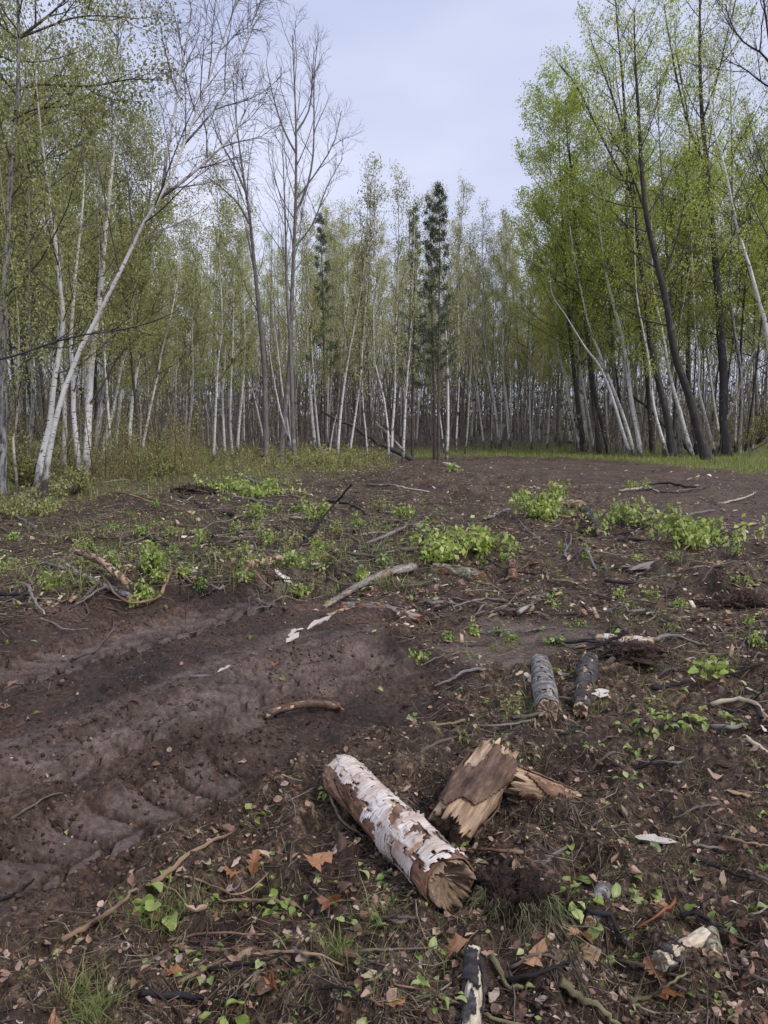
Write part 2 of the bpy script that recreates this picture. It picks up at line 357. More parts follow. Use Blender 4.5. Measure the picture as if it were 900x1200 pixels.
M_CRUMB = island_mat('soil_crumb', [(0, (.034, .021, .016)), (.5, (.075, .047, .035)), (.85, (.13, .085, .063)), (1, (.20, .15, .12))], .95, 0, .2, (90., .6))
M_RED = island_mat('reddish_brush', [(0, (.13, .075, .055)), (.5, (.22, .15, .09)), (1, (.34, .27, .16))], .8, .2)

def wood_mat(name, a, b_, c_, sc_=(14, 14, 2.2), fs=(90, 90, 16), stain=0.):
    m, N, L, b = mat(name)
    at_ = node(N, 'ShaderNodeAttribute', attribute_name='bark')
    def nz_(scale, det, s=1.):
        mpn = node(N, 'ShaderNodeMapping', Scale=scale); L.new(at_.outputs['Vector'], mpn.inputs[0])
        n = node(N, 'ShaderNodeTexNoise', Scale=s, Detail=det, Roughness=.65); L.new(mpn.outputs[0], n.inputs[0]); return n.outputs['Fac']
    r = ramp(N, [(.30, a), (.48, b_), (.68, c_)]); L.new(nz_(sc_, 7.), r.inputs['Fac'])
    f = ramp(N, [(.35, (.6, .6, .6)), (.62, (1.2, 1.2, 1.2))]); L.new(nz_(fs, 5.), f.inputs['Fac'])
    c = mixc(N, L, 1., r.outputs['Color'], f.outputs['Color'], 'MULTIPLY')
    if stain:
        d = ramp(N, [(.46, (0, 0, 0)), (.60, (1, 1, 1))]); L.new(nz_((8, 8, 5), 7.), d.inputs['Fac']); mm = N.new('ShaderNodeMath'); mm.operation = 'MULTIPLY'; mm.inputs[1].default_value = stain * 1.6; mm.use_clamp = True; L.new(d.outputs['Color'], mm.inputs[0])
        c = mixc(N, L, mm.outputs[0], c, (.085, .055, .042))
    L.new(c, b.inputs['Base Color'])
    b.inputs['Roughness'].default_value = .8; b.inputs['Specular IOR Level'].default_value = .25
    bp = node(N, 'ShaderNodeBump', Strength=.9, Distance=.006); L.new(nz_(tuple(x * 1.3 for x in fs), 6.), bp.inputs['Height']); L.new(bp.outputs[0], b.inputs['Normal'])
    return m
M_WOOD = wood_mat('torn_wood', (.30, .18, .105), (.52, .36, .235), (.72, .56, .40), (18, 18, 3), stain=.28)
M_ORANGE = wood_mat('inner_bark', (.06, .04, .03), (.25, .13, .075), (.50, .33, .22), (18, 18, 9), stain=.3)
def paper_mat():
    m, N, L, b = mat('paper_bark'); a = node(N, 'ShaderNodeAttribute', attribute_name='bark')
    def nz_(scale, det=5., ro=.6):
        mpn = node(N, 'ShaderNodeMapping', Scale=scale); L.new(a.outputs['Vector'], mpn.inputs[0]); n = node(N, 'ShaderNodeTexNoise', Scale=1., Detail=det, Roughness=ro); L.new(mpn.outputs[0], n.inputs[0]); return n.outputs['Fac']
    base = ramp(N, [(.34, (.48, .37, .30)), (.52, (.66, .58, .52)), (.68, (.80, .76, .72))]); L.new(nz_((7, 7, 12)), base.inputs['Fac'])
    streak = ramp(N, [(.30, (.62, .56, .50)), (.50, (1, 1, 1)), (.7, (1.15, 1.14, 1.13))]); L.new(nz_((16, 16, 120), 6.), streak.inputs['Fac'])
    c = mixc(N, L, 1., base.outputs['Color'], streak.outputs['Color'], 'MULTIPLY')
    og = ramp(N, [(.56, (0, 0, 0)), (.66, (1, 1, 1))]); L.new(nz_((13, 13, 13), 6.), og.inputs['Fac']); c = mixc(N, L, og.outputs['Color'], c, (.36, .19, .10))
    dk = ramp(N, [(.60, (0, 0, 0)), (.64, (1, 1, 1))]); L.new(nz_((14, 14, 42), 4.), dk.inputs['Fac']); c = mixc(N, L, dk.outputs['Color'], c, (.07, .05, .045))
    L.new(c, b.inputs['Base Color']); b.inputs['Roughness'].default_value = .7; b.inputs['Specular IOR Level'].default_value = .25
    bp = node(N, 'ShaderNodeBump', Strength=.8, Distance=.004); L.new(nz_((26, 26, 130), 6.), bp.inputs['Height']); L.new(bp.outputs[0], b.inputs['Normal']); return m
M_PAPER = paper_mat()
M_ROTBARK = wood_mat('rotten_bark', (.040, .025, .019), (.115, .070, .050), (.25, .16, .11), (26, 26, 8), (70, 70, 26))
M_GREYLOG = wood_mat('grey_log_bark', (.035, .032, .032), (.16, .15, .145), (.44, .41, .37), (17, 17, 22), (50, 50, 60))
M_BLACKLOG = wood_mat('wet_dark_bark', (.022, .019, .02), (.055, .048, .05), (.14, .125, .12), (14, 14, 20), (50, 50, 60))
M_MOSSLOG = wood_mat('lichen_bark', (.04, .035, .025), (.20, .175, .11), (.50, .49, .38), (36, 36, 30))
M_PALEWOOD = wood_mat('pale_split_wood', (.42, .32, .22), (.60, .50, .37), (.74, .67, .54), (20, 20, 2.))
M_WEATHER = wood_mat('weathered_wood', (.09, .075, .07), (.24, .20, .185), (.42, .37, .34), (18, 18, 2))

# ------------------------------------------------------------------ mesh helpers
def mk(name, V, Fc, material, parent=None, bark=None, smooth=False, loc=None, zone=None):
    V = np.asarray(V, np.float32).reshape(-1, 3); Fc = np.asarray(Fc, np.int32)
    me = bpy.data.meshes.new(name); k = Fc.shape[1]
    me.vertices.add(len(V)); me.vertices.foreach_set('co', V.ravel())
    me.loops.add(Fc.size); me.loops.foreach_set('vertex_index', Fc.ravel())
    me.polygons.add(len(Fc)); me.polygons.foreach_set('loop_start', np.arange(0, Fc.size, k, dtype=np.int32))
    me.polygons.foreach_set('loop_total', np.full(len(Fc), k, np.int32))
    if smooth: me.polygons.foreach_set('use_smooth', np.ones(len(Fc), bool))
    me.update(calc_edges=True)
    if bark is not None:
        a = me.attributes.new('bark', 'FLOAT_VECTOR', 'POINT'); a.data.foreach_set('vector', np.asarray(bark, np.float32).ravel())
    if zone is not None:
        a = me.attributes.new('zone', 'FLOAT_COLOR', 'POINT'); a.data.foreach_set('color', np.asarray(zone, np.float32).ravel())
    me.materials.append(material)
    o = bpy.data.objects.new(name, me); col.objects.link(o)
    if loc is not None: o.location = loc
    if parent: o.parent = parent
    return o
def tag(o, label=None, cat=None, group=None, kind=None):
    for k, v in (('label', label), ('category', cat), ('group', group), ('kind', kind)):
        if v: o[k] = v
    return o
def empty(name, loc, label, cat, group=None, rz=0):
    o = bpy.data.objects.new(name, None); col.objects.link(o); o.location = loc; o.rotation_euler = (0, 0, rz); o.empty_display_size = .1
    return tag(o, label, cat, group)
def copy_tree(o, parent=None):
    c = o.copy(); col.objects.link(c); c.parent = parent
    for ch in list(KIDS.get(o.name, [])):
        copy_tree(ch, c)
    return c
KIDS = {}
def kids(o, *ch):
    KIDS.setdefault(o.name, []).extend(ch); return o

def nrm(a): return a / (np.linalg.norm(a, axis=-1, keepdims=True) + 1e-9)
def tubes(P, Rr, sides):
    """P (N,K,3), Rr (N,K) -> verts, quads, bark vectors"""
    P = np.asarray(P, float); Rr = np.asarray(Rr, float); N_, K = P.shape[:2]
    T = nrm(np.gradient(P, axis=1)); mt = nrm(T.mean(1))
    ref = np.where(np.abs(mt[:, 2:3]) < .8, np.array([[0, 0, 1.]]), np.array([[1., 0, 0]]))[:, None, :]
    A = nrm(np.cross(T, ref)); B = np.cross(T, A)
    th = np.arange(sides) * 2 * np.pi / sides; c, s = np.cos(th), np.sin(th)
    off = A[:, :, None, :] * c[None, None, :, None] + B[:, :, None, :] * s[None, None, :, None]
    V = P[:, :, None, :] + off * Rr[:, :, None, None]
    seg = np.linalg.norm(np.diff(P, axis=1), axis=-1); v = np.concatenate([np.zeros((N_, 1)), np.cumsum(seg, 1)], 1)
    bk = np.stack([c[None, None, :] * Rr[:, :, None], s[None, None, :] * Rr[:, :, None], np.broadcast_to(v[:, :, None], (N_, K, sides))], -1)
    i = np.arange(N_)[:, None, None] * K * sides; k = np.arange(K - 1)[None, :, None] * sides; j = np.arange(sides)[None, None, :]; j2 = (j + 1) % sides
    Q = np.stack([i + k + j, i + k + j2, i + k + sides + j2, i + k + sides + j], -1).reshape(-1, 4)
    return V.reshape(-1, 3), Q, bk.reshape(-1, 3)
def ribbons(P, Rr, g):
    """flat curling strips (straw, needles)"""
    P = np.asarray(P, float); N_, K = P.shape[:2]; T = nrm(np.gradient(P, axis=1)); r_ = g.normal(0, 1, (N_, 1, 3)); r_[:, :, 2] *= .4
    A = nrm(np.cross(T, r_ + 0 * T)) * Rr[..., None]; V = np.stack([P - A, P + A], 2).reshape(-1, 3)
    i = np.arange(N_)[:, None] * K * 2; k = np.arange(K - 1)[None] * 2; Q = np.stack([i + k, i + k + 1, i + k + 3, i + k + 2], -1).reshape(-1, 4)
    return V, Q, V
def join(parts):
    Vs, Fs, Bs, n = [], [], [], 0
    for p in parts:
        Vs.append(p[0]); Fs.append(np.asarray(p[1]) + n); n += len(p[0])
        if len(p) > 2: Bs.append(p[2])
    return np.concatenate(Vs), np.concatenate(Fs), (np.concatenate(Bs) if Bs else None)
def resample(P, n):
    P = np.asarray(P, float); d = np.r_[0, np.cumsum(np.linalg.norm(np.diff(P, axis=0), axis=1))]
    # smooth (Catmull-Rom through the points)
    t = np.linspace(0, d[-1], n); out = np.empty((n, P.shape[1]))
    m = np.gradient(P, d, axis=0) if len(P) > 2 else np.repeat((P[1:] - P[:1]) / d[-1], 2, 0)
    i = np.clip(np.searchsorted(d, t, 'right') - 1, 0, len(P) - 2); h = (d[i + 1] - d[i])[:, None]; u = ((t - d[i])[:, None]) / h
    return (2 * u**3 - 3 * u**2 + 1) * P[i] + (u**3 - 2 * u**2 + u) * h * m[i] + (-2 * u**3 + 3 * u**2) * P[i + 1] + (u**3 - u**2) * h * m[i + 1]
def rotmats(yaw, tiltx, tilty):
    cz, sz, cx, sx, cy, sy = np.cos(yaw), np.sin(yaw), np.cos(tiltx), np.sin(tiltx), np.cos(tilty), np.sin(tilty); o, z = np.ones_like(yaw), np.zeros_like(yaw)
    Z = np.stack([np.stack([cz, -sz, z], -1), np.stack([sz, cz, z], -1), np.stack([z, z, o], -1)], -2)
    X = np.stack([np.stack([o, z, z], -1), np.stack([z, cx, -sx], -1), np.stack([z, sx, cx], -1)], -2)
    Y = np.stack([np.stack([cy, z, sy], -1), np.stack([z, o, z], -1), np.stack([-sy, z, cy], -1)], -2)
    return Z @ X @ Y
def stamp(tv, tf, pos, rot, scale):
    """many copies of one small template in one mesh"""
    tv = np.asarray(tv, float); s = np.asarray(scale, float)
    if s.ndim == 1: s = s[:, None]
    v = tv[None] * s[:, None, :]
    v = np.einsum('nij,nvj->nvi', rot, v) + pos[:, None, :]
    f = np.asarray(tf)[None] + (np.arange(len(pos)) * len(tv))[:, None, None]
    return v.reshape(-1, 3), f.reshape(-1, f.shape[-1])

# ------------------------------------------------------------------ ground sheet
def build_ground():
    A, RR, xs, ys, z, sm = _GA, _GR, _gx2.ravel(), _gy2.ravel(), _gz, _gs
    V = np.stack([xs, ys, z], -1); nr, nc = A.shape
    i = np.arange(nr - 1)[:, None] * nc; j = np.arange(nc)[None]; j2 = (j + 1) % nc
    Q = np.stack([i + j, i + j2, i + nc + j2, i + nc + j], -1).reshape(-1, 4)
    # centre cap
    V = np.vstack([V, [[0, 0, float(H(np.array([0.]), np.array([0.]))[0])]]])
    c = len(V) - 1
    capq = np.array([[c, (k + 1) % nc, k, k] for k in range(nc)])
    bare, road, verge, lveg, slash, patch, scrape = _gm; r = np.hypot(xs, ys)
    plate = np.clip(sm * .95 + .25 * road + scrape * .25, 0, 1)
    green = np.clip(verge * .85 + lveg * .38 + .35 * sst(30, 45, r) * (1 - verge) * .4, 0, 1) * (1 - road * .8)
    litter = np.clip((1 - bare) * .85 + .1, 0, 1) * (1 - patch * .7) * (1 - road * .45)
    zc = np.stack([plate, green, litter, np.ones_like(plate)], -1); zc = np.vstack([zc, zc[:1]])
    # quads and cap triangles in one mesh
    me_q = Q
    o = mk('ground', V, me_q, M_SOIL, smooth=True, zone=zc)
    import bmesh
    bm = bmesh.new(); bm.from_mesh(o.data); bm.verts.ensure_lookup_table()
    for k in range(nc): bm.faces.new((bm.verts[c], bm.verts[(k + 1) % nc], bm.verts[k]))
    bm.to_mesh(o.data); bm.free()
    tag(o, 'dark churned forest soil with tyre tracks and a muddy track', None, None, 'structure')
build_ground()

# ------------------------------------------------------------------ tree generator
UP = np.array([0, 0, 1.])
def grow(P, Rr, n, t0, t1, lens, ang, trop, K, wob, rmin, rscale, g, lenpow=1.0, droop_end=0, azbias=None):
    """n children per parent polyline; lens = (len at t0, len at t1)"""
    N_, K0 = P.shape[:2]
    idx = np.repeat(np.arange(N_), n); M = len(idx)
    t = t0 + (t1 - t0) * ((np.tile(np.arange(n), N_) + g.random(M)) / n)
    f = t * (K0 - 1); i = np.clip(f.astype(int), 0, K0 - 2); u = (f - i)[:, None]
    start = P[idx, i] * (1 - u) + P[idx, i + 1] * u; T = nrm(P[idx, i + 1] - P[idx, i])
    pr = Rr[idx, i] * (1 - u[:, 0]) + Rr[idx, i + 1] * u[:, 0]
    ref = np.where(np.abs(T[:, 2:3]) < .9, UP[None], np.array([[1., 0, 0]])); A = nrm(np.cross(T, ref)); B = np.cross(T, A)
    az = np.tile(np.arange(n), N_) * 2.4 + np.repeat(g.random(N_) * 6.28, n) + g.normal(0, .5, M)
    an = ang * (1 + .25 * g.normal(0, 1, M))
    d = nrm(np.cos(an)[:, None] * T + np.sin(an)[:, None] * (np.cos(az)[:, None] * A + np.sin(az)[:, None] * B))
    tt = (t - t0) / (t1 - t0 + 1e-9)
    L = (lens[0] * (1 - tt) + lens[1] * tt) * (.65 + .6 * g.random(M))
    out = np.empty((M, K, 3)); out[:, 0] = start; p = start
    for k in range(1, K):
        tr = trop - droop_end * (k / K)
        d = nrm(d + tr * UP[None] + wob * g.normal(0, 1, (M, 3))); p = p + d * (L / (K - 1))[:, None]; out[:, k] = p
    r0 = np.maximum(np.minimum(pr * .75, L * rscale + rmin), rmin)
    rad = r0[:, None] * np.linspace(1, .25, K)[None]; rad = np.maximum(rad, rmin * .7)
    return out, rad
LEAFT = np.array([[0, 0, 0], [.28, .45, .06], [0, 1, -.05], [-.28, .5, .06]]); LEAFF = np.array([[0, 1, 2, 3]])
def leaves_on(P, n, size, g, t0=.15, spread=.06, thin=1.):
    N_, K = P.shape[:2]; wgt = (g.random(N_) ** 2.2 + .04); idx = g.choice(N_, N_ * n, p=wgt / wgt.sum()); M = len(idx)
    f = (t0 + (1 - t0) * g.random(M)) * (K - 1); i = np.clip(f.astype(int), 0, K - 2); u = (f - i)[:, None]
    pos = P[idx, i] * (1 - u) + P[idx, i + 1] * u + g.normal(0, spread, (M, 3))
    rot = rotmats(g.random(M) * 6.28, g.normal(-.5, .8, M), g.normal(0, .8, M))
    return stamp(LEAFT * [thin, 1, 1], LEAFF, pos, rot, size * (.6 + .8 * g.random(M)))

STY = dict(
    birch=dict(t=(.24, 1), n=30, len=(.17, .07), ang=.75, trop=.08, n2=6, l2=.42, n3=3, l3=.22, droop=.08, rs=.005, leaves=8, ls=.064, spread=.12),
    aspen=dict(t=(.30, 1), n=25, len=(.24, .09), ang=.98, trop=.10, n2=6, l2=.40, n3=3, l3=.20, droop=.0, rs=.005, leaves=10, ls=.077, spread=.12),
    bare=dict(t=(.40, 1), n=17, len=(.25, .08), ang=.62, trop=.16, n2=6, l2=.36, n3=4, l3=.17, droop=0, rs=.0042, leaves=0, ls=0, spread=0),
    barebirch=dict(t=(.42, 1), n=20, len=(.20, .12), ang=.60, trop=.05, n2=7, l2=.42, n3=6, l3=.24, droop=.18, rs=.004, leaves=0, ls=0, spread=0),
    bud=dict(t=(.24, 1), n=24, len=(.19, .06), ang=.45, trop=.20, n2=5, l2=.42, n3=3, l3=.22, droop=0, rs=.0045, leaves=9, ls=.058, spread=.10),
    pine=dict(t=(.30, 1), n=64, len=(.10, .008), ang=1.25, trop=.05, n2=8, l2=.34, n3=0, l3=0, droop=0, rs=.0035, leaves=13, ls=.085, spread=.04),
    pole=dict(t=(.75, 1), n=5, len=(.05, .03), ang=.7, trop=.1, n2=2, l2=.4, n3=0, l3=0, droop=0, rs=.008, leaves=2, ls=.06, spread=.05),
)
LIMBS = []
def build_tree(P, r0, style, g, sides=8, dens=1.0, rtop=.12, leafm=1.0, limbs=(), lsm=1.0):
    """P trunk polyline relative to base. returns (trunk), (branches), (foliage)"""
    s = STY[style]; Lt = np.linalg.norm(np.diff(P, axis=0), axis=1).sum(); K = len(P); tt = np.linspace(0, 1, K)
    rad = r0 * .66 * ((1 - tt) * (1 - rtop) + rtop); rad[0] *= 1.4; rad[1] *= 1.06 if K > 8 else 1
    trunk = tubes(P[None], rad[None], sides)
    P1, R1 = grow(P[None], rad[None], max(2, int(s['n'] * dens)), *s['t'], (s['len'][0] * Lt, s['len'][1] * Lt), s['ang'], s['trop'], 7, .09, .007, s['rs'], g, droop_end=s['droop'] * .5)
    brs = [tubes(P1, R1, 4 if r0 > .08 else 3)]; LIMBS.clear()
    if len(limbs):
        for (lp, lr) in limbs:
            LP = lp[None]; lr = lr * .55; LR = (lr * np.linspace(1, .3, len(lp)))[None]; LIMBS.append(tubes(LP, LR, 7))
            q = resample(lp, 7)[None]; qr = (lr * np.linspace(1, .25, 7))[None]; P1 = np.concatenate([P1, q]); R1 = np.concatenate([R1, qr])
            p1, r1 = grow(q, qr, 5, .3, 1, (1.2, .6), .6, .08, 7, .12, .007, .01, g); brs.append(tubes(p1, r1, 4)); P1 = np.concatenate([P1, p1]); R1 = np.concatenate([R1, r1])
    l1 = np.linalg.norm(P1[:, -1] - P1[:, 0], axis=1).mean()
    P2, R2 = grow(P1, R1, s['n2'], .22, 1, (s['l2'] * l1, s['l2'] * l1 * .6), .62, s['trop'] * .6, 4, .15, .0042, .0035, g, droop_end=s['droop'])
    brs.append(tubes(P2, R2, 3)); tw = P2
    if s['n3']:
        P3, R3 = grow(P2, R2, s['n3'] if not s['leaves'] else 2, .25, 1, (s['l3'] * l1, s['l3'] * l1 * .7), .6, .03, 3, .18, .0034, .0025, g, droop_end=s['droop'] * 1.6)
        brs.append(tubes(P3, R3, 3)); tw = np.concatenate([P2[:, [0, 2, 3]], P3])
    fol = leaves_on(tw, max(1, int(round(s['leaves'] * leafm * 1.05))), s['ls'] * 1.06 * lsm, g, spread=s['spread'], thin=.45 if style == 'pine' else 1.) if s['leaves'] else None
    return trunk, join(brs), fol

# hero trees: picture points of the trunk, width in picture pixels at the base
def hero(kind, style, width, pts, label, cat='tree', leaf=None, leafm=1.0, dens=1.0, ext=0.0, twig=None, limbs=(), sides=9, dy=0.0, seed=None, name=None, rtop=.12):
    barkm = dict(B=M_BIRCH, C=M_CREAM, A=M_ASPEN, G=M_GREY, D=M_DARK, N=M_BROWN)[kind]
    nm = name or dict(B='birch_tree', C='birch_tree', A='aspen_tree', G='bare_tree', D='dark_tree', N='pine_tree')[kind]
    g = np.random.default_rng(seed if seed is not None else int(pts[0][0] * 13 + pts[-1][1] * 7 + 5000))
    b = at(np.array(float(pts[0][0])), np.array(float(pts[0][1]))); Y = b[1]
    def lift(q):
        out = []
        for (px, py) in q:
            d = ray(px, py); t = Y / d[1]; out.append(d * t + np.array([0, 0, CAM_H]))
        return np.array(out)
    P = lift(pts); P[0] = b
    ln = np.linalg.norm(np.diff(P, axis=0), axis=1).sum()
    if ext:                                                        # carry the trunk on beyond what is traced
        d = nrm(P[-1] - P[-2]); P = np.vstack([P, P[-1] + (d * .7 + UP * .3) * ext * .5, P[-1] + (d * .5 + UP * .6) * ext])
    K = int(min(26, max(9, len(P) * 2 + 1)))
    Pr = resample(P, K); dep = np.cumsum(g.normal(0, .05, K)) + dy * np.linspace(0, 1, K); dep -= dep[0]
    # lean towards or away from the lens keeps each point on its own sight line
    for k in range(K):
        v = Pr[k] - np.array([0, 0, CAM_H]); Pr[k] = Pr[k] + v * (dep[k] / Y)
    Pr[0, 2] -= .12
    r0 = width * Y / F / 2 / cp
    LB = []
    for lp, lw in limbs:
        q = lift(lp); n = max(4, len(lp) * 2); q = resample(q, n)
        LB.append((q - b, lw * Y / F / 2))
    if width < 6.1 and style != 'pine': dens *= .75; leafm *= .8
    trunk, br, fol = build_tree(Pr - b, r0, style, g, sides if width > 6 else 7, dens, rtop, leafm * (1.3 if Y < 22 else 1), LB, .72 if Y < 22 else 1.)
    e = empty(nm, b, label, cat)
    mk('trunk', trunk[0], trunk[1], barkm, e, trunk[2], True)
    tw = twig or dict(B=M_TWIG, C=M_TWIG, A=M_TWIG, G=M_TWIGP, D=M_DARK, N=M_BROWN)[kind]
    cr_ = tag(mk('crown', br[0], br[1], tw, e, br[2], True), kind='stuff')
    for q in LIMBS: mk('limb', q[0], q[1], barkm if kind in 'DG' or style == 'barebirch' else tw, e, q[2], True)
    if fol is not None:
        tag(mk('foliage', fol[0], fol[1], leaf or M_LEAF_O, cr_), kind='stuff')
    return e

O_, G_, Y_, U_ = M_LEAF_O, M_LEAF_G, M_LEAF_Y, M_LEAF_B
hero('A', 'aspen', 15, [(2, 580), (4, 480), (4, 400), (8, 300), (13, 205), (20, 120), (22, 60), (20, -20)], 'tall grey aspen trunk rising along the left edge with long dark limbs', leaf=O_, ext=1.6, leafm=.5, dens=.8, seed=3,
     limbs=[([(22, 45), (42, 30), (62, 14), (84, -8)], 7), ([(15, 107), (45, 99), (80, 101), (115, 100), (150, 93), (185, 94)], 6), ([(14, 142), (40, 128), (70, 125), (92, 118), (112, 105)], 5), ([(22, 46), (8, 36), (-6, 20)], 5),
            ([(12, 102), (2, 92), (-14, 84)], 4), ([(8, 205), (40, 190), (80, 178), (112, 150)], 4), ([(24, 44), (55, 32), (90, 20), (130, 19), (160, 22)], 5), ([(14, 72), (-5, 64), (-20, 66)], 4)])
hero('C', 'birch', 5, [(20, 577), (18, 545), (15, 520), (20, 490), (21, 440), (22, 380), (18, 340), (12, 300)], 'thin wavy pale sapling just right of the left edge aspen', leaf=O_, ext=2)
hero('B', 'birch', 11.5, [(42, 582), (50, 530), (58, 500), (62, 460), (66, 430), (72, 400), (74, 370), (70, 330), (66, 290), (60, 250), (56, 215), (50, 170)], 'white birch, left stem of the thick pair crossing at their feet', leaf=Y_, ext=1.5, leafm=.8)
hero('B', 'barebirch', 10, [(50, 585), (58, 530), (66, 490), (74, 460), (86, 430), (98, 400), (110, 380), (130, 340), (150, 300), (172, 255), (190, 228), (215, 170), (240, 105), (262, 45), (285, -25)], 'white birch leaning far right over the clearing with a bare twiggy crown',
     twig=M_TWIGP, ext=.5, rtop=.1, dens=1.15, limbs=[([(188, 232), (215, 212), (240, 190), (275, 155), (292, 120)], 7), ([(190, 226), (196, 180), (205, 130), (215, 70), (225, 10)], 7), ([(215, 170), (250, 130), (285, 60), (300, 10)], 5)])
hero('B', 'birch', 9.5, [(95, 567), (90, 520), (86, 480), (86, 450), (84, 420), (83, 400), (84, 380), (88, 330), (92, 290), (95, 265)], 'slender birch with peeling brown patches between the crossed pair and the straight one', leaf=O_, ext=2)
hero('B', 'birch', 13, [(101, 562), (103, 510), (105, 460), (108, 420), (111, 390), (118, 340), (122, 290), (128, 230), (132, 190)], 'straight white birch forking low right, behind the green undergrowth on the left', leaf=O_, ext=3,
     limbs=[([(106, 472), (120, 452), (134, 426), (148, 408), (165, 392)], 5)])
hero('A', 'aspen', 11, [(110, 552), (114, 510), (122, 460), (132, 420), (142, 385), (150, 345), (160, 300), (170, 260)], 'broad pale grey trunk leaning right behind the forked birch', leaf=O_, ext=2, dy=1)
hero('B', 'birch', 7.5, [(118, 548), (125, 510), (135, 470), (142, 430), (150, 400), (156, 360), (160, 310)], 'thin birch leaning right, left one of the two beyond the forked birch', leaf=O_, ext=1.5)
hero('B', 'birch', 7, [(133, 540), (138, 500), (142, 460), (145, 430), (152, 400), (160, 350)], 'thin birch leaning right, right one of the two beyond the forked birch', leaf=O_, ext=1.5)
hero('C', 'pole', 4, [(56, 572), (68, 545), (80, 522), (92, 502), (104, 488)], 'short dead birch pole slanting up out of the left undergrowth', ext=0)
hero('D', 'aspen', 10, [(47, 545), (40, 490), (32, 440), (25, 400), (18, 350), (10, 290)], 'dark trunk leaning left behind the thick crossed birches', leaf=O_, ext=2)
hero('G', 'aspen', 12, [(56, 545), (50, 480), (44, 420), (40, 360), (38, 300), (36, 220)], 'broad grey brown trunk standing behind the crossed birches', leaf=O_, ext=2)
hero('D', 'aspen', 9, [(79, 545), (72, 470), (66, 420), (62, 380), (60, 330), (54, 300), (40, 280), (28, 255)], 'blackish tree with crooked top behind the left stem of the crossed birches', leaf=O_, ext=2)
hero('D', 'aspen', 5, [(112, 545), (112, 480), (110, 420), (112, 360), (118, 300), (140, 250)], 'thin blackish tree tight behind the straight forked birch', leaf=O_, ext=2)
hero('B', 'birch', 5, [(166, 545), (168, 520), (172, 500), (178, 470), (185, 440), (190, 410), (198, 380), (206, 340)], 'thin white birch leaning right at the left end of the middle rank', leaf=Y_, ext=2)
hero('B', 'birch', 3, [(164, 532), (165, 480), (162, 450), (162, 400)], 'very thin upright birch behind the leaning birch at the left end of the rank', leaf=Y_, ext=2)
hero('C', 'birch', 4.5, [(190, 532), (197, 490), (207, 460), (218, 430), (225, 400), (232, 360)], 'greyish birch slanting right, crossing a thin upright one', leaf=Y_, ext=2)
hero('B', 'birch', 3.2, [(204, 535), (205, 490), (206, 450), (208, 410), (206, 360)], 'thin upright birch crossed by a slanting grey one', leaf=Y_, ext=3)
hero('B', 'birch', 5, [(219, 536), (222, 500), (226, 460), (226, 420), (225, 380), (228, 340)], 'birch with a swollen bend sharing its foot with a thinner stem', leaf=Y_, ext=3)
hero('B', 'birch', 3.2, [(217, 534), (218, 500), (219, 470), (220, 430), (220, 390), (222, 340)], 'thinner stem beside the bent birch, joined at the foot', leaf=Y_, ext=2)
hero('B', 'birch', 5, [(250, 543), (252, 500), (254, 450), (256, 420), (260, 390), (260, 360), (258, 320)], 'white birch, first of four in a row left of the grey bare trees', leaf=Y_, ext=3)
hero('B', 'birch', 5, [(264, 538), (262, 500), (261, 460), (264, 420), (266, 380), (266, 330)], 'white birch, second of four in a row left of the grey bare trees', leaf=Y_, ext=3)
hero('B', 'birch', 4.6, [(273, 539), (270, 500), (271, 450), (273, 400), (274, 350)], 'white birch, third of four in a row left of the grey bare trees', leaf=Y_, ext=2.5)
hero('B', 'birch', 5.5, [(278, 537), (280, 500), (284, 460), (287, 410), (286, 360)], 'white birch, last of four in a row left of the grey bare trees', leaf=Y_, ext=3)
hero('C', 'pole', 3.5, [(299, 541), (303, 520), (306, 505)], 'short pale stub leaning beside the foot of the leftmost bare grey tree')
hero('G', 'bare', 11.5, [(312, 543), (311, 480), (309, 420), (305, 380), (300, 330), (297, 300), (292, 250), (285, 205), (279, 160), (274, 105)], 'bare grey tree, leftmost and shortest of the three, spreading left', dens=.9, ext=.2,
     limbs=[([(292, 262), (280, 240), (262, 222), (240, 205)], 5), ([(288, 225), (272, 190), (255, 160), (247, 130)], 5)])
hero('G', 'bare', 11, [(328, 545), (332, 500), (336, 460), (340, 420), (341, 380), (344, 300), (346, 250), (347, 180), (346, 120), (343, 50)], 'tallest bare grey tree in the middle with a broad leafless crown', dens=1.1, ext=.2,
     limbs=[([(346, 250), (358, 225), (366, 190), (368, 140), (368, 90), (372, 50)], 5), ([(347, 180), (336, 160), (322, 120), (312, 75)], 4.5), ([(345, 290), (362, 270), (385, 215), (402, 185)], 4), ([(347, 155), (360, 135), (366, 95), (368, 55)], 4), ([(346, 235), (372, 200), (392, 165), (400, 130)], 4)])
hero('G', 'bare', 9, [(346, 546), (343, 500), (342, 450), (340, 400), (336, 340), (335, 290), (333, 220), (331, 165)], 'bare grey tree just right of the tallest one, crossing behind its trunk', dens=.8, ext=.2)
hero('B', 'pole', 4.5, [(346, 545), (337, 510), (328, 480), (322, 450), (317, 420)], 'thin white birch slanting left behind the two bare grey trees', ext=.5)
hero('B', 'pole', 4, [(342, 535), (336, 490), (330, 450), (325, 405), (320, 370)], 'second thin white birch slanting left behind the bare grey trees', ext=1)
hero('B', 'bud', 6, [(370, 530), (366, 490), (363, 450), (361, 410), (359, 380), (358, 350), (356, 310)], 'bright white birch right of the bare grey trees, above a yellow green bush', leaf=Y_, ext=2.5)
hero('B', 'bud', 4, [(376, 537), (372, 500), (368, 450), (365, 400), (362, 350)], 'thin birch hugging the right side of the bright white birch above the bush', leaf=Y_, ext=2)
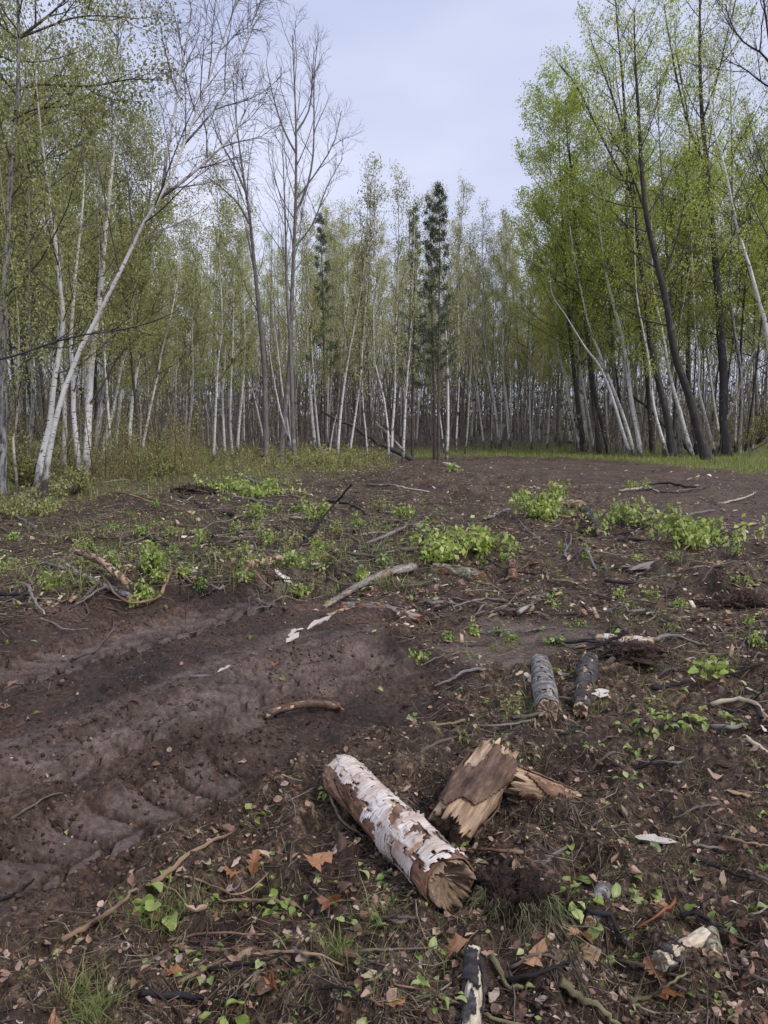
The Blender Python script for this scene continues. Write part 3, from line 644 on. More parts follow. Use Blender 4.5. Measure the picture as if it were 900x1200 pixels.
hero('B', 'bud', 5, [(395, 542), (398, 500), (401, 470), (405, 440), (410, 410), (420, 360)], 'white birch leaning right behind the fallen poles', leaf=U_, ext=3)
hero('B', 'pole', 3.5, [(385, 542), (390, 505), (396, 480)], 'broken birch stub left of the birch leaning over the fallen poles')
hero('B', 'bud', 4, [(408, 542), (413, 510), (419, 470), (423, 440), (425, 400), (430, 340)], 'slim white birch rising out of the tangle of fallen poles', leaf=U_, ext=3)
hero('B', 'bud', 3, [(431, 541), (429, 510), (426, 480), (424, 430)], 'thin birch standing just right of the fallen poles', leaf=U_, ext=3)
hero('B', 'bud', 4, [(456, 543), (455, 510), (452, 480), (446, 450), (440, 430), (438, 395), (438, 350)], 'birch with an s bend beside the tips of the fallen poles', leaf=U_, ext=3)
hero('N', 'pine', 5, [(382, 530), (380, 440), (379, 380), (377, 300), (374, 250)], 'single thin dark pine behind the bare grey trees', leaf=M_LEAF_D, dens=.8)
hero('N', 'pine', 5, [(483, 538), (484, 440), (485, 400), (486, 340), (486, 290), (484, 245)], 'dark pine, left and shortest of the three in the middle', leaf=M_LEAF_D, dens=.8)
hero('N', 'pine', 5, [(509, 538), (509, 470), (507, 420), (506, 330), (504, 270), (503, 230)], 'dark pine, middle one of the three', leaf=M_LEAF_D, dens=.9)
hero('N', 'pine', 5, [(514, 540), (514, 400), (515, 320), (515, 217)], 'dark pine, right and tallest of the three in the middle', leaf=M_LEAF_D)
hero('B', 'bud', 5, [(459, 541), (460, 500), (463, 460), (463, 420), (465, 370), (466, 330)], 'white birch left of the three pines, nearest the s bend one', leaf=U_, ext=3)
hero('B', 'bud', 5, [(472, 542), (474, 500), (476, 460), (480, 410), (482, 370), (484, 330)], 'white birch with its foot just left of the pines, leaning right', leaf=U_, ext=2)
hero('B', 'bud', 5.5, [(524, 538), (525, 500), (525, 460), (524, 420), (522, 380), (521, 340)], 'brightest white birch just right of the three pines', leaf=U_, ext=2.5)
hero('B', 'bud', 3, [(521, 533), (517, 500), (512, 460), (508, 420)], 'thin birch leaning left between the pines and the brightest birch', leaf=U_, ext=2)
hero('B', 'bud', 3.2, [(534, 531), (536, 490), (538, 450), (538, 400), (537, 350)], 'thin upright birch at the left end of the far grass', leaf=U_, ext=2.5)
hero('C', 'bud', 3.4, [(545, 532), (548, 500), (550, 460), (552, 430), (553, 370)], 'dull birch right of the thin upright one at the far grass', leaf=U_, ext=2.5)
hero('B', 'bud', 3.4, [(568, 527), (563, 490), (560, 460), (556, 430), (556, 370)], 'thin birch leaning left in the middle of the far grass edge', leaf=U_, ext=2.5)
hero('B', 'bud', 5, [(586, 526), (582, 490), (575, 450), (570, 420), (567, 390), (566, 340)], 'birch leaning left beside the brighter upright one at the far grass', leaf=U_, ext=3)
hero('B', 'bud', 6, [(598, 526), (595, 490), (592, 460), (590, 430), (590, 390), (591, 350)], 'bright stout birch at the far grass, left of the dark gap', leaf=Y_, ext=3)
hero('C', 'pole', 3, [(581, 525), (578, 495), (572, 465), (562, 450)], 'thin pole bent left in front of the leaning birch at the far grass')
hero('B', 'birch', 3.4, [(623, 527), (621, 490), (621, 450), (622, 400), (624, 350)], 'thin birch at the left side of the dark gap', leaf=Y_, ext=3)
hero('C', 'birch', 3, [(656, 525), (656, 490), (658, 460), (659, 430), (660, 390)], 'thin pale birch at the right side of the dark gap', leaf=Y_, ext=2)
hero('B', 'aspen', 5, [(681, 530), (674, 500), (667, 470), (662, 440), (656, 420), (653, 390), (651, 350), (648, 280), (645, 200), (643, 130)], 'tall leaning birch with a dense bright green crown left of the dark trunks', leaf=G_, ext=.5, leafm=3.0, dens=1.6, twig=M_DARK)
hero('D', 'aspen', 9, [(685, 531), (678, 480), (672, 430), (668, 390), (664, 340), (660, 270), (656, 200), (655, 140)], 'dark straight trunk, leftmost of the dark trunks on the right', leaf=G_, ext=.5, leafm=2.2, dens=1.3)
hero('B', 'birch', 4.5, [(697, 530), (690, 490), (685, 460), (680, 430), (676, 400), (668, 340)], 'thin birch between two dark leaning trunks by the grass verge', leaf=G_, ext=2.5)
hero('D', 'aspen', 8, [(715, 534), (706, 500), (697, 460), (692, 420), (687, 390), (682, 340), (678, 290), (674, 240), (668, 180)], 'dark slim trunk leaning left, just left of the curved pale birches', leaf=G_, ext=1, leafm=1.1)
hero('B', 'pole', 6.5, [(740, 536), (731, 510), (722, 480), (712, 450), (700, 425), (688, 410), (672, 385), (660, 365), (652, 355)], 'pale birch bowed far left, its thin top reaching a dark trunk', ext=.8)
hero('B', 'birch', 6.5, [(744, 535), (736, 505), (726, 475), (714, 445), (703, 415), (693, 390), (685, 360), (680, 335), (672, 295)], 'white birch leaning left, rooted with the bowed pale one', leaf=G_, ext=2.5)
hero('B', 'birch', 9, [(752, 536), (746, 500), (740, 470), (735, 430), (728, 390), (720, 360), (712, 330), (705, 285), (700, 240)], 'thick flaky white birch right of the bowed pale one', leaf=G_, ext=2)
hero('C', 'birch', 5.5, [(757, 525), (752, 490), (746, 460), (742, 430), (738, 400)], 'duller birch partly behind the thick flaky one', leaf=G_, ext=3)
hero('B', 'birch', 5.5, [(783, 535), (775, 510), (767, 480), (763, 450), (760, 420), (752, 380), (746, 345), (744, 300)], 'slim white birch at the foot of the dark double trunks', leaf=G_, ext=2.5)
hero('D', 'aspen', 13, [(788, 534), (782, 490), (770, 440), (762, 400), (757, 350), (750, 300), (742, 230), (735, 170), (730, 100), (722, 10)], 'tall black trunk, left one of the great dark pair on the right', leaf=G_, ext=1, leafm=.65,
     limbs=[([(742, 230), (715, 180), (690, 130), (672, 95), (655, 75)], 6), ([(735, 170), (720, 120), (705, 80), (690, 40)], 5), ([(748, 280), (720, 250), (690, 225)], 4), ([(757, 350), (720, 320), (690, 300)], 4)])
hero('B', 'birch', 8.5, [(812, 535), (804, 510), (796, 480), (790, 460), (783, 430), (778, 400), (772, 370), (766, 345), (764, 300)], 'brightest white birch of the right side, between the great dark trunks', leaf=G_, ext=2)
hero('D', 'aspen', 16, [(829, 540), (820, 510), (812, 480), (803, 450), (795, 430), (788, 400), (782, 360), (775, 330), (765, 290), (757, 250), (752, 200), (748, 130), (744, 60)], 'great dark trunk leaning left with its foot in the grass verge', leaf=G_, ext=1.2, leafm=.65,
     limbs=[([(757, 250), (742, 210), (730, 180), (712, 160)], 5), ([(775, 330), (790, 290), (800, 250), (806, 200)], 5)])
hero('B', 'birch', 5, [(838, 534), (830, 500), (822, 470), (818, 450), (820, 430), (816, 400), (813, 360), (812, 320), (810, 280)], 'thin kinked white birch meeting the curved cream one at its foot', leaf=G_, ext=2)
hero('D', 'aspen', 17, [(852, 536), (848, 490), (848, 440), (845, 400), (842, 350), (838, 300), (833, 250), (829, 200), (823, 140), (820, 60), (821, -30)], 'tallest upright dark trunk on the right with forks high up', leaf=G_, leafm=.6, ext=.8,
     limbs=[([(829, 200), (808, 150), (795, 100), (785, 50), (778, 5)], 6), ([(823, 140), (838, 100), (850, 50), (862, 0)], 5), ([(836, 280), (820, 262), (808, 235), (802, 190)], 5)])
hero('C', 'pole', 5.5, [(838, 535), (845, 510), (852, 490), (862, 470), (868, 450), (880, 420), (892, 395), (902, 378), (912, 355)], 'cream birch curving out to the right edge', ext=.5)
hero('B', 'birch', 10, [(916, 545), (908, 460), (900, 400), (896, 375), (888, 350), (882, 325), (874, 300), (865, 270), (858, 240), (850, 200), (840, 165), (833, 125)], 'bright white birch leaning in from beyond the right edge', leaf=G_, ext=1.5)
hero('D', 'bare', 13, [(935, 575), (930, 460), (925, 350), (920, 220), (912, 110), (900, 40), (892, -30)], 'dark nearly leafless tree beyond the right edge whose branches hang in', ext=.5, twig=M_DARK, dens=.8,
     limbs=[([(916, 110), (895, 98), (868, 78), (845, 70)], 4.5), ([(912, 90), (892, 62), (872, 50), (858, 30), (850, 5)], 5), ([(922, 250), (895, 215), (880, 180)], 4)])
hero('D', 'aspen', 6, [(868, 530), (870, 470), (868, 420), (872, 350), (878, 280), (882, 200)], 'thin dark trunk right of the tallest upright one', leaf=G_, ext=2)
hero('A', 'aspen', 7, [(888, 520), (886, 450), (884, 390), (888, 320), (892, 250)], 'grey trunk near the right edge behind the curved cream birch', leaf=Y_, ext=2)
hero('D', 'aspen', 7, [(733, 528), (726, 470), (718, 410), (714, 350), (712, 280), (716, 200), (718, 120)], 'dark upright trunk behind the thick flaky birch', leaf=G_, ext=1.5)
for k_, (bx, by, tx, ty, w_, kk, lb) in enumerate([(703, 532, 664, 150, 7, 'D', 'slender dark tree leaning left between the two leftmost dark trunks'), (724, 530, 690, 120, 6, 'A', 'slender grey tree leaning left behind the bowed pale birch'), (765, 531, 722, 90, 7, 'D', 'slender dark tree leaning left beyond the thick flaky birch'),
        (798, 532, 770, 110, 6.5, 'A', 'slender grey tree leaning left between the two great dark trunks'), (818, 533, 792, 60, 7, 'D', 'slender dark tree just behind the foot of the right great dark trunk'), (866, 531, 856, 90, 6, 'A', 'slender grey tree right of the tallest upright dark trunk'), (690, 528, 640, 210, 5, 'B', 'slender birch leaning left past the leftmost dark trunk'),
        (845, 528, 800, 200, 5, 'B', 'slender birch leaning left behind the tallest upright dark trunk'), (150, 545, 176, 190, 6, 'B', 'slender birch leaning slightly right beyond the two thin left birches'), (75, 560, 62, 150, 7, 'B', 'slender upright birch between the crossed pair and the straight birch'), (30, 560, 34, 120, 7, 'A', 'slender pale tree right of the wavy sapling')]):
    gq = np.random.default_rng(600 + k_); mid = [(bx + (tx - bx) * f + gq.normal(0, 4), by + (ty - by) * f) for f in (.2, .4, .6, .8)]
    hero(kk, 'aspen' if kk != 'B' else 'birch', w_ * 1.2, [(bx, by)] + mid + [(tx, ty)], lb, leaf=G_ if bx > 600 else O_, ext=1, twig=M_TWIG)
# the dark bough that hangs across the left birches
def loose_bough():
    b = at(np.array(-12.), np.array(600.)); Y = b[1] - 1
    pts = [(-20, 425), (20, 416), (60, 402), (95, 393), (140, 387), (170, 380), (205, 366)]
    P = []
    for q in pts:
        d = ray(*q); P.append(d * (Y / d[1]) + np.array([0, 0, CAM_H]))
    P = resample(P, 14); g = np.random.default_rng(5); rad = np.linspace(.018, .007, 14)
    p1, r1 = grow(P[None], rad[None], 14, .2, 1, (.8, .5), .7, .1, 6, .12, .005, .006, g)
    q = tubes(P[None], rad[None], 6); s = tubes(p1, r1, 3)
    # its own slim trunk outside the frame
    T = resample([[P[0][0] - .3, Y, float(H(np.array([P[0][0] - .3]), np.array([Y]))[0]) - .1], [P[0][0] - .2, Y, 1.6], [P[0][0], Y, P[0][2]], [P[0][0] - .1, Y + .2, P[0][2] + 3]], 12)
    o = T[0].copy(); e = empty('dark_tree', o, 'slim dark tree at the left edge whose long bough hangs across the birches', 'tree')
    t = tubes(T[None], np.linspace(.07, .02, 12)[None], 8); mk('trunk', t[0] - o, t[1], M_DARK, e, t[2], True)
    mk('bough', q[0] - o, q[1], M_DARK, e, q[2], True); tag(mk('branches', s[0] - o, s[1], M_DARK, e, s[2], True), kind='stuff')
loose_bough()

LAND = [((470, 965), 'the white log'), ((575, 935), 'the rotten log'), ((605, 1068), 'the root tussock'), ((800, 1115), 'the split billet'), ((636, 805), 'the short grey log'), ((686, 805), 'the blackened log'),
        ((768, 992), 'the white bark chunk'), ((700, 1175), 'the olive stick at the bottom'), ((555, 1165), 'the black wet branch'), ((305, 1130), 'the arching brown stick'), ((194, 1062), 'the broad leaved plant'), ((225, 1168), 'the short blackish stick'),
        ((370, 1050), 'the tan oak leaf'), ((240, 990), 'the long tan stick'), ((115, 1080), 'the half buried stick'), ((785, 850), 'the round leaved plants'), ((870, 835), 'the peeled stick'), ((772, 1062), 'the red twig'), ((655, 990), 'the thin grey stick'),
        ((540, 672), 'the lichen log'), ((752, 668), 'the grey bark shard'), ((632, 600), 'the tallest green bush'), ((725, 610), 'the spreading green bush'), ((812, 630), 'the dense green bush'), ((515, 635), 'the broad seedling patch'),
        ((862, 708), 'the heap of fine roots'), ((730, 750), 'the half buried branch'), ((640, 705), 'the curved grey stick'), ((430, 690), 'the weathered branch'), ((450, 718), 'the crooked splintered branch'), ((355, 835), 'the dark root on the tracks'),
        ((120, 670), 'the torn split branches'), ((180, 650), 'the upright slash seedling'), ((320, 660), 'the rotten bark slab'), ((380, 605), 'the black branch pointing up'), ((250, 578), 'the small bright clump by the wood'), ((322, 580), 'the clump below the bare trees'),
        ((245, 645), 'the dark clod in the slash'), ((30, 600), 'the pale weed clump'), ((45, 700), 'the thin leaning grey stick'), ((345, 750), 'the two pale chips'), ((75, 790), 'the root stub in the track'), ((240, 794), 'the grey chip on the tracks'), ((825, 765), 'the long brown tangle branch'),
        ((450, 650), 'the hooked brown branch'), ((850, 935), 'the tan chip at the right'), ((520, 560), 'the dark mound'), ((740, 575), 'the pale sapling by the track')]
def near(px, py):
    (x, y), nm = min(LAND, key=lambda q: (q[0][0] - px) ** 2 + (2 * (q[0][1] - py)) ** 2); dx, dy = px - x, (py - y) * 1.6
    if abs(dx) > abs(dy): return ('left of ' if dx < 0 else 'right of ') + nm
    return ('beyond ' if dy < 0 else 'in front of ') + nm
TLAND = [(-60, 'outside the left edge'), (8, 'behind the left edge aspen'), (50, 'behind the thick crossed birches'), (100, 'behind the straight forked birch'), (140, 'behind the thin right leaning birches'), (178, 'behind the leaning birch of the middle rank'),
         (205, 'behind the crossing grey and white birches'), (228, 'behind the birch with the swollen bend'), (268, 'behind the row of four birches'), (312, 'behind the leftmost bare tree'), (338, 'behind the two taller bare trees'), (368, 'behind the bright birch with the bush'),
         (400, 'behind the fallen poles'), (430, 'between the fallen poles and the pines'), (462, 'just left of the pines'), (500, 'behind the dark pines'), (526, 'behind the brightest middle birch'), (560, 'behind the middle of the far grass'), (592, 'behind the stout birch at the far grass'),
         (640, 'in the dark gap past the grass'), (680, 'behind the leftmost dark trunk'), (712, 'behind the slim leaning dark trunk'), (740, 'behind the bowed pale birch'), (765, 'behind the thick flaky birch'), (790, 'behind the left great dark trunk'), (825, 'behind the right great dark trunk'),
         (850, 'behind the tallest upright dark trunk'), (885, 'behind the curved cream birch'), (960, 'outside the right edge')]
# ------------------------------------------------------------------ trees behind: shared variants
def variant(kind, style, h, r, seed, leaf, leafm=1.0, twig=None, dens=1.0, bend=.5):
    g = np.random.default_rng(seed); K = 11; tt = np.linspace(0, 1, K)
    P = np.stack([bend * g.normal() * tt**1.5 + .12 * np.cumsum(g.normal(0, .35, K)) * tt, bend * g.normal() * tt**1.5 + .1 * np.cumsum(g.normal(0, .3, K)) * tt, tt * h], -1)
    barkm = dict(B=M_BIRCH, A=M_ASPEN, G=M_GREY, D=M_DARK, N=M_BROWN, C=M_CREAM)[kind]
    nm = dict(B='birch_tree', A='aspen_tree', G='grey_tree', D='dark_tree', N='pine_tree', C='birch_tree')[kind]
    t, br, fol = build_tree(P, r, style, g, 6, dens, .12, leafm)
    e = bpy.data.objects.new(nm, None); e.empty_display_size = .1
    ch = [mk('trunk', t[0], t[1], barkm, None, t[2], True), tag(mk('crown', br[0], br[1], twig or M_TWIG, None, br[2]), kind='stuff')]
    if fol is not None: ch.append(tag(mk('foliage', fol[0], fol[1], leaf, None), kind='stuff'))
    for c in ch: col.objects.unlink(c)
    return e, ch
VAR = dict(
    B=[variant('B', 'birch', 12, .062, 100 + i, (M_LEAF_Y, M_LEAF_O, M_LEAF_Y)[i], 1.4, dens=.8) for i in range(3)],
    U=[variant('B', 'bud', 11.5, .052, 110 + i, (M_LEAF_B, M_LEAF_Y, M_LEAF_B)[i], 1.8, M_TWIGP, dens=.9, bend=.35) for i in range(3)],
    D=[variant('D', 'aspen', 12.5, .085, 120 + i, (M_LEAF_O, M_LEAF_G)[i], 1.5, dens=.85) for i in range(2)],
    G=[variant('G', 'bud', 12, .062, 130 + i, (M_LEAF_B, M_LEAF_Y)[i], 1.8, M_TWIG, dens=.9) for i in range(2)],
    L=[variant('A', 'aspen', 13, .085, 140 + i, (M_LEAF_G, M_LEAF_Y)[i], 2.2, M_TWIG, dens=1.0) for i in range(2)])
KN = dict(B='white birch with fresh leaves', U='slim white birch in bud', D='dark trunked leafy tree', G='thin grey tree in bud', L='full leafed grey tree')
def place_var(kind, px, Y, hs, label, group, ws=1.0):
    e0, ch = random.choice(VAR[kind])
    x = (px - 450) / F * Y / cp; z = float(H(np.array([x]), np.array([Y]))[0])
    e = e0.copy(); col.objects.link(e); e.location = (x, Y, z - .08); e.rotation_euler = (random.gauss(0, .035), random.gauss(0, .05), random.random() * 6.28)
    e.scale = (ws, ws, hs); tag(e, label, 'tree', group)
    par = e
    for c in ch:
        k = c.copy(); col.objects.link(k); k.parent = par if c.name.startswith('foliage') else e
        if c.name.startswith('crown'): par = k
def rank(n, x0, x1, y0, y1, kinds, hr, label, group, ws=(.8, 1.2)):
    for i in range(n):
        px = x0 + (x1 - x0) * ((i + random.random()) / n); kd = random.choice(kinds); Yv = random.uniform(y0, y1); far_ = 'deep ' if Yv > 46 else ''
        place_var(kd, px, Yv, random.uniform(*hr), KN[kd] + ' ' + far_ + min(TLAND, key=lambda q: abs(q[0] - px))[1], 'trees filling the wood behind the front ranks', random.uniform(*ws))
rank(24, 395, 650, 36, 48, 'UGUB', (.80, 1.02), 'among the pines and the far grass, second rank', 'second rank in the middle')
rank(50, 385, 690, 48, 72, 'UGGUD', (.85, 1.12), 'deep in the wood behind the middle of the clearing', 'deep rank in the middle')
rank(16, 150, 400, 34, 44, 'BUGG', (.72, .92), 'behind the bare grey trees and the left row', 'second rank left of the middle')
rank(36, 130, 410, 44, 66, 'GUDGB', (.85, 1.12), 'deep in the wood behind the bare grey trees', 'deep rank left of the middle')
rank(12, -60, 170, 20, 30, 'BDLD', (.80, 1.0), 'standing behind the crossed birches on the left', 'left, close')
rank(30, -120, 200, 30, 55, 'BDLDG', (.85, 1.1), 'deep in the wood on the left', 'left, deep')
rank(18, 660, 960, 28, 38, 'DLBLL', (.82, 1.02), 'standing behind the dark trunks on the right', 'right, close')
rank(34, 640, 1000, 38, 60, 'BLLD', (.9, 1.2), 'deep in the wood on the right', 'right, deep')
rank(6, 590, 665, 42, 50, 'LLB', (.8, .95), 'behind the dark gap at the end of the grass', 'behind the dark gap')

# far wood: brown thicket of stems, twigs and sparse leaves
def far_wood():
    g = np.random.default_rng(77); n = 4200
    n = 3300; th = R(-37) + R(74) * g.random(n); r = 36 + 55 * g.random(n) ** .8
    x, y = r * np.sin(th), r * np.cos(th); lim = sdist(x, y, VERGE); ok = lim < -1.5; x, y = x[ok], y[ok]; n = len(x)
    z = H(x, y); h = 3.5 + 8.5 * g.random(n) ** 1.1; K = 4; tt = np.linspace(0, 1, K)
    lean = g.normal(0, .08, (n, 2)); P = np.stack([x[:, None] + lean[:, :1] * h[:, None] * tt, y[:, None] + lean[:, 1:] * h[:, None] * tt, z[:, None] - .1 + h[:, None] * tt], -1)
    P[:, 1:, :2] += g.normal(0, .10, (n, K - 1, 2)); rad = (.016 + .045 * g.random(n) ** 2)[:, None] * np.linspace(1, .3, K)
    pale = g.random(n) < .42
    for sel, m, nm, lb in ((pale, M_TRUNKFAR, 'far_trunks', 'countless thin pale trunks deep in the wood'), (~pale, M_THICK, 'far_thicket', 'brown thicket of thin stems closing the wood')):
        q = tubes(P[sel], rad[sel], 3); tag(mk(nm, q[0], q[1], m, None, q[2]), lb, 'thicket', kind='stuff')
    P1, R1 = grow(P, rad, 4, .02, 1, (1.9, 1.1), .8, .12, 3, .15, .012, .006, g); b = tubes(P1, R1, 3)
    tag(mk('far_twigs', b[0], b[1], M_THICK, None, b[2]), 'grey brown haze of twigs deep in the wood', 'thicket', kind='stuff')
    lv = leaves_on(P1[P1[:, 0, 2] > 1.0], 3, .14, g, spread=.4); tag(mk('far_foliage', lv[0], lv[1], M_LEAF_Y), 'haze of small yellow green leaves in the far wood', 'foliage', kind='stuff')
far_wood()
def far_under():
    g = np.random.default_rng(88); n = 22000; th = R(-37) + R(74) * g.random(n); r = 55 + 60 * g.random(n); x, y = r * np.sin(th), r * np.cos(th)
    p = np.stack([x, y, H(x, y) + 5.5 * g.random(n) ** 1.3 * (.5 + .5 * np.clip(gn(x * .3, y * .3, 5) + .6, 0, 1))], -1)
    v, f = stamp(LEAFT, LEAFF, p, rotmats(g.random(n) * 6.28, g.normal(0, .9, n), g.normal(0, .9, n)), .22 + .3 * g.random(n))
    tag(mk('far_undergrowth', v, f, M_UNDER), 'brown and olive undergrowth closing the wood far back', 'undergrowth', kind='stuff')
far_under()

# thick brown understory right behind the first ranks
def understory(name, label, x0, x1, y0, y1, n, hmin, hmax, m, leafm, nl, seed, ls=.07):
    g = np.random.default_rng(seed); px = x0 + (x1 - x0) * g.random(n); Y = y0 + (y1 - y0) * g.random(n); x = (px - 450) / F * Y / cp; z = H(x, Y)
    h = hmin + (hmax - hmin) * g.random(n) ** 1.5; K = 5; tt = np.linspace(0, 1, K); lean = g.normal(0, .18, (n, 2))
    P = np.stack([x[:, None] + lean[:, :1] * h[:, None] * tt, Y[:, None] + lean[:, 1:] * h[:, None] * tt, z[:, None] - .05 + h[:, None] * tt], -1)
    rad = (.006 + .004 * h)[:, None] * np.linspace(1, .3, K); q = tubes(P, rad, 3)
    P1, R1 = grow(P, rad, 6, .15, 1, (.32 * (hmin + hmax) / 2, .2 * (hmin + hmax) / 2), .75, .1, 4, .15, .004, .006, g); b = tubes(P1, R1, 3)
    V, Q, bk = join([q, b]); tag(mk(name, V, Q, m, None, bk), label, 'brush', kind='stuff')
    if nl:
        lv = leaves_on(P1, nl, ls, g, spread=.08); tag(mk('brush_leaves', lv[0], lv[1], leafm), 'small leaves on the ' + label, 'foliage', kind='stuff')
understory('brush_stems', 'bare brown brush under the left and middle trees', -60, 640, 33, 46, 440, 1.0, 4.2, M_THICK, M_LEAF_O, 1, 201)
understory('brush_stems', 'bare brown brush under the right trees', 640, 980, 30, 46, 290, .8, 4.0, M_THICK, M_LEAF_O, 2, 202)
understory('low_brush', 'reddish brown and olive low brush along the left wood edge', -80, 460, 16, 31, 750, .2, .75, M_RED, M_LEAF_O, 5, 203, .05)
understory('low_brush', 'low brush standing behind the left birches', -80, 240, 15, 26, 260, .5, 2.4, M_RED, M_LEAF_O, 8, 204, .05)

# ------------------------------------------------------------------ shrubs
def shrub(px, py, w, h, label, leaf=None, n=9, nl=8, ls=.05, stem=None, name='shrub', cat='shrub', fan=.7, K2=5):
    """w, h in picture pixels; a few stems, twigs, leaves"""
    b = at(np.array(float(px)), np.array(float(py))); Y = b[1]; W, Hh = w * Y / F, h * Y / F
    if name == 'shrub': n = int(n * 1.7); fan = 1.25; nl = max(4, int(nl * .8)); Hh *= .85
    big = leaf is M_LEAF_O
    if big: nl = int(nl * 1.6)
    g = np.random.default_rng(int(px * 31 + py)); tt = np.linspace(0, 1, 6)
    az = g.random(n) * 6.28; out = fan * (W / 2) * (.15 + 1.1 * g.random(n)) * (1 + .5 * np.cos(az + px)); hh = Hh * (.30 + .70 * g.random(n) ** 1.8)
    P = np.stack([out[:, None] * np.cos(az)[:, None] * tt**.8, out[:, None] * np.sin(az)[:, None] * tt**.8, hh[:, None] * tt], -1); P[:, 0, 2] -= .02
    rad = np.full((n, 1), .004 + .01 * Hh) * np.linspace(1, .35, 6)
    P1, R1 = grow(P, rad, K2, .2, 1, (.33 * W, .18 * W), .8, .12, 4, .15, .0025, .006, g)
    V, Q, bk = join([tubes(P, rad, 4), tubes(P1, R1, 3)])
    e = empty(name, b, label, cat); tag(mk('stems', V, Q, stem or M_TWIG, e, bk), kind='stuff')
    lv = leaves_on(np.concatenate([P1, P[:, 2:]]), nl, ls, g, spread=ls * .6); tag(mk('leaves', lv[0], lv[1], leaf or M_PLANT, e), kind='stuff'); return e
shrub(632, 606, 66, 46, 'bright green bush with upright tip, left of the short log by the mud track', n=12, nl=9, ls=.075)
shrub(725, 618, 100, 34, 'bright green sapling bush spreading just right of the dark upright stub', n=12, nl=6, ls=.07)
shrub(812, 636, 74, 40, 'dense bright green bush at the edge of the mud track, right of the others', n=14, nl=9, ls=.07)
shrub(515, 642, 96, 26, 'broad bright green seedling patch left of the mossy log', n=13, nl=7, ls=.07)
shrub(557, 648, 40, 30, 'narrow bright green seedling just right of the broad seedling patch', n=7, nl=7, ls=.065)
shrub(250, 580, 50, 16, 'small bright green clump at the left brush edge, nearest the birches', n=9, nl=8, ls=.07)
shrub(322, 584, 66, 16, 'bright green clump in the brush below the bare grey trees', n=10, nl=9, ls=.08)
shrub(366, 545, 46, 24, 'yellow green bush at the foot of the bright white birch', leaf=M_LEAF_Y, n=14, nl=9, ls=.09)
shrub(405, 545, 40, 18, 'yellow green bush under the fallen poles', leaf=M_LEAF_Y, n=12, nl=8, ls=.09)
shrub(70, 560, 90, 60, 'large green undergrowth bush round the feet of the crossed birches', leaf=M_LEAF_O, n=18, nl=9, ls=.06)
shrub(30, 575, 70, 80, 'green undergrowth bush in the left corner of the wood', leaf=M_LEAF_O, n=16, nl=8, ls=.06)
shrub(90, 575, 60, 34, 'low light green bush before the straight forked birch', leaf=M_LEAF_Y, n=12, nl=9, ls=.05)
shrub(150, 545, 70, 70, 'green undergrowth bush right of the leaning thin birches', leaf=M_LEAF_O, n=16, nl=8, ls=.07)
shrub(190, 560, 60, 40, 'olive bush at the wood edge before the middle rank', leaf=M_LEAF_O, n=14, nl=8, ls=.06)
shrub(25, 605, 60, 30, 'pale green weed clump at the left edge below the aspen', leaf=M_LEAF_Y, n=14, nl=8, ls=.05)
shrub(875, 530, 60, 60, 'green bush under the curved cream birch at the right edge', leaf=M_LEAF_O, n=16, nl=9, ls=.08)
shrub(890, 520, 60, 110, 'tall leafy bush at the right edge behind the verge', leaf=M_LEAF_O, n=16, nl=10, ls=.09)
shrub(180, 672, 26, 52, 'upright green seedling in the left slash beside the split branches', n=7, nl=5, ls=.045)
shrub(165, 690, 20, 22, 'small green seedling on the berm just right of the split branches', n=6, nl=6, ls=.04)
shrub(345, 672, 40, 24, 'low green weed under the bark slabs in the slash', n=8, nl=6, ls=.04)
shrub(375, 610, 28, 26, 'small green seedling in the far slash beside the thin black branch', n=6, nl=6, ls=.05)
shrub(300, 612, 34, 20, 'low green clump in the far slash above the crossed poles', n=7, nl=6, ls=.05)
shrub(470, 610, 36, 26, 'small green clump left of the broad seedling patch', n=7, nl=6, ls=.05)
shrub(530, 552, 20, 10, 'tiny green tuft on the dark mound', n=5, nl=5, ls=.06)
shrub(840, 800, 24, 26, 'light green sapling at the right by the tangle of branches', n=5, nl=4, ls=.05)
shrub(742, 575, 24, 20, 'small pale sapling on the near side of the mud track', n=5, nl=5, ls=.05)
gs = ['beside the left slash poles', 'on the left slash', 'below the aspen in the left slash', 'in the olive brush', 'near the green seedling of the slash', 'in the middle slash', 'by the dark mound', 'at the slash edge']
g0 = np.random.default_rng(9)
for i in range(46):
    px, py = g0.uniform(0, 480), g0.uniform(592, 690)
    shrub(px, py, g0.uniform(16, 34), g0.uniform(10, 24), 'small green weed sprouting ' + near(px, py), leaf=[M_PLANT, M_LEAF_Y, M_PLANT_D][i % 3], n=5, nl=6, ls=.035, name='weed', cat='weed', K2=4)['group'] = 'weeds on the cleared ground'
for i in range(30):
    px, py = g0.uniform(450, 890), g0.uniform(640, 780)
    shrub(px, py, g0.uniform(12, 26), g0.uniform(8, 16), 'small green weed growing ' + near(px, py), leaf=[M_PLANT, M_PLANT_D][i % 2], n=4, nl=5, ls=.03, name='weed', cat='weed', K2=3)['group'] = 'weeds on the cleared ground'

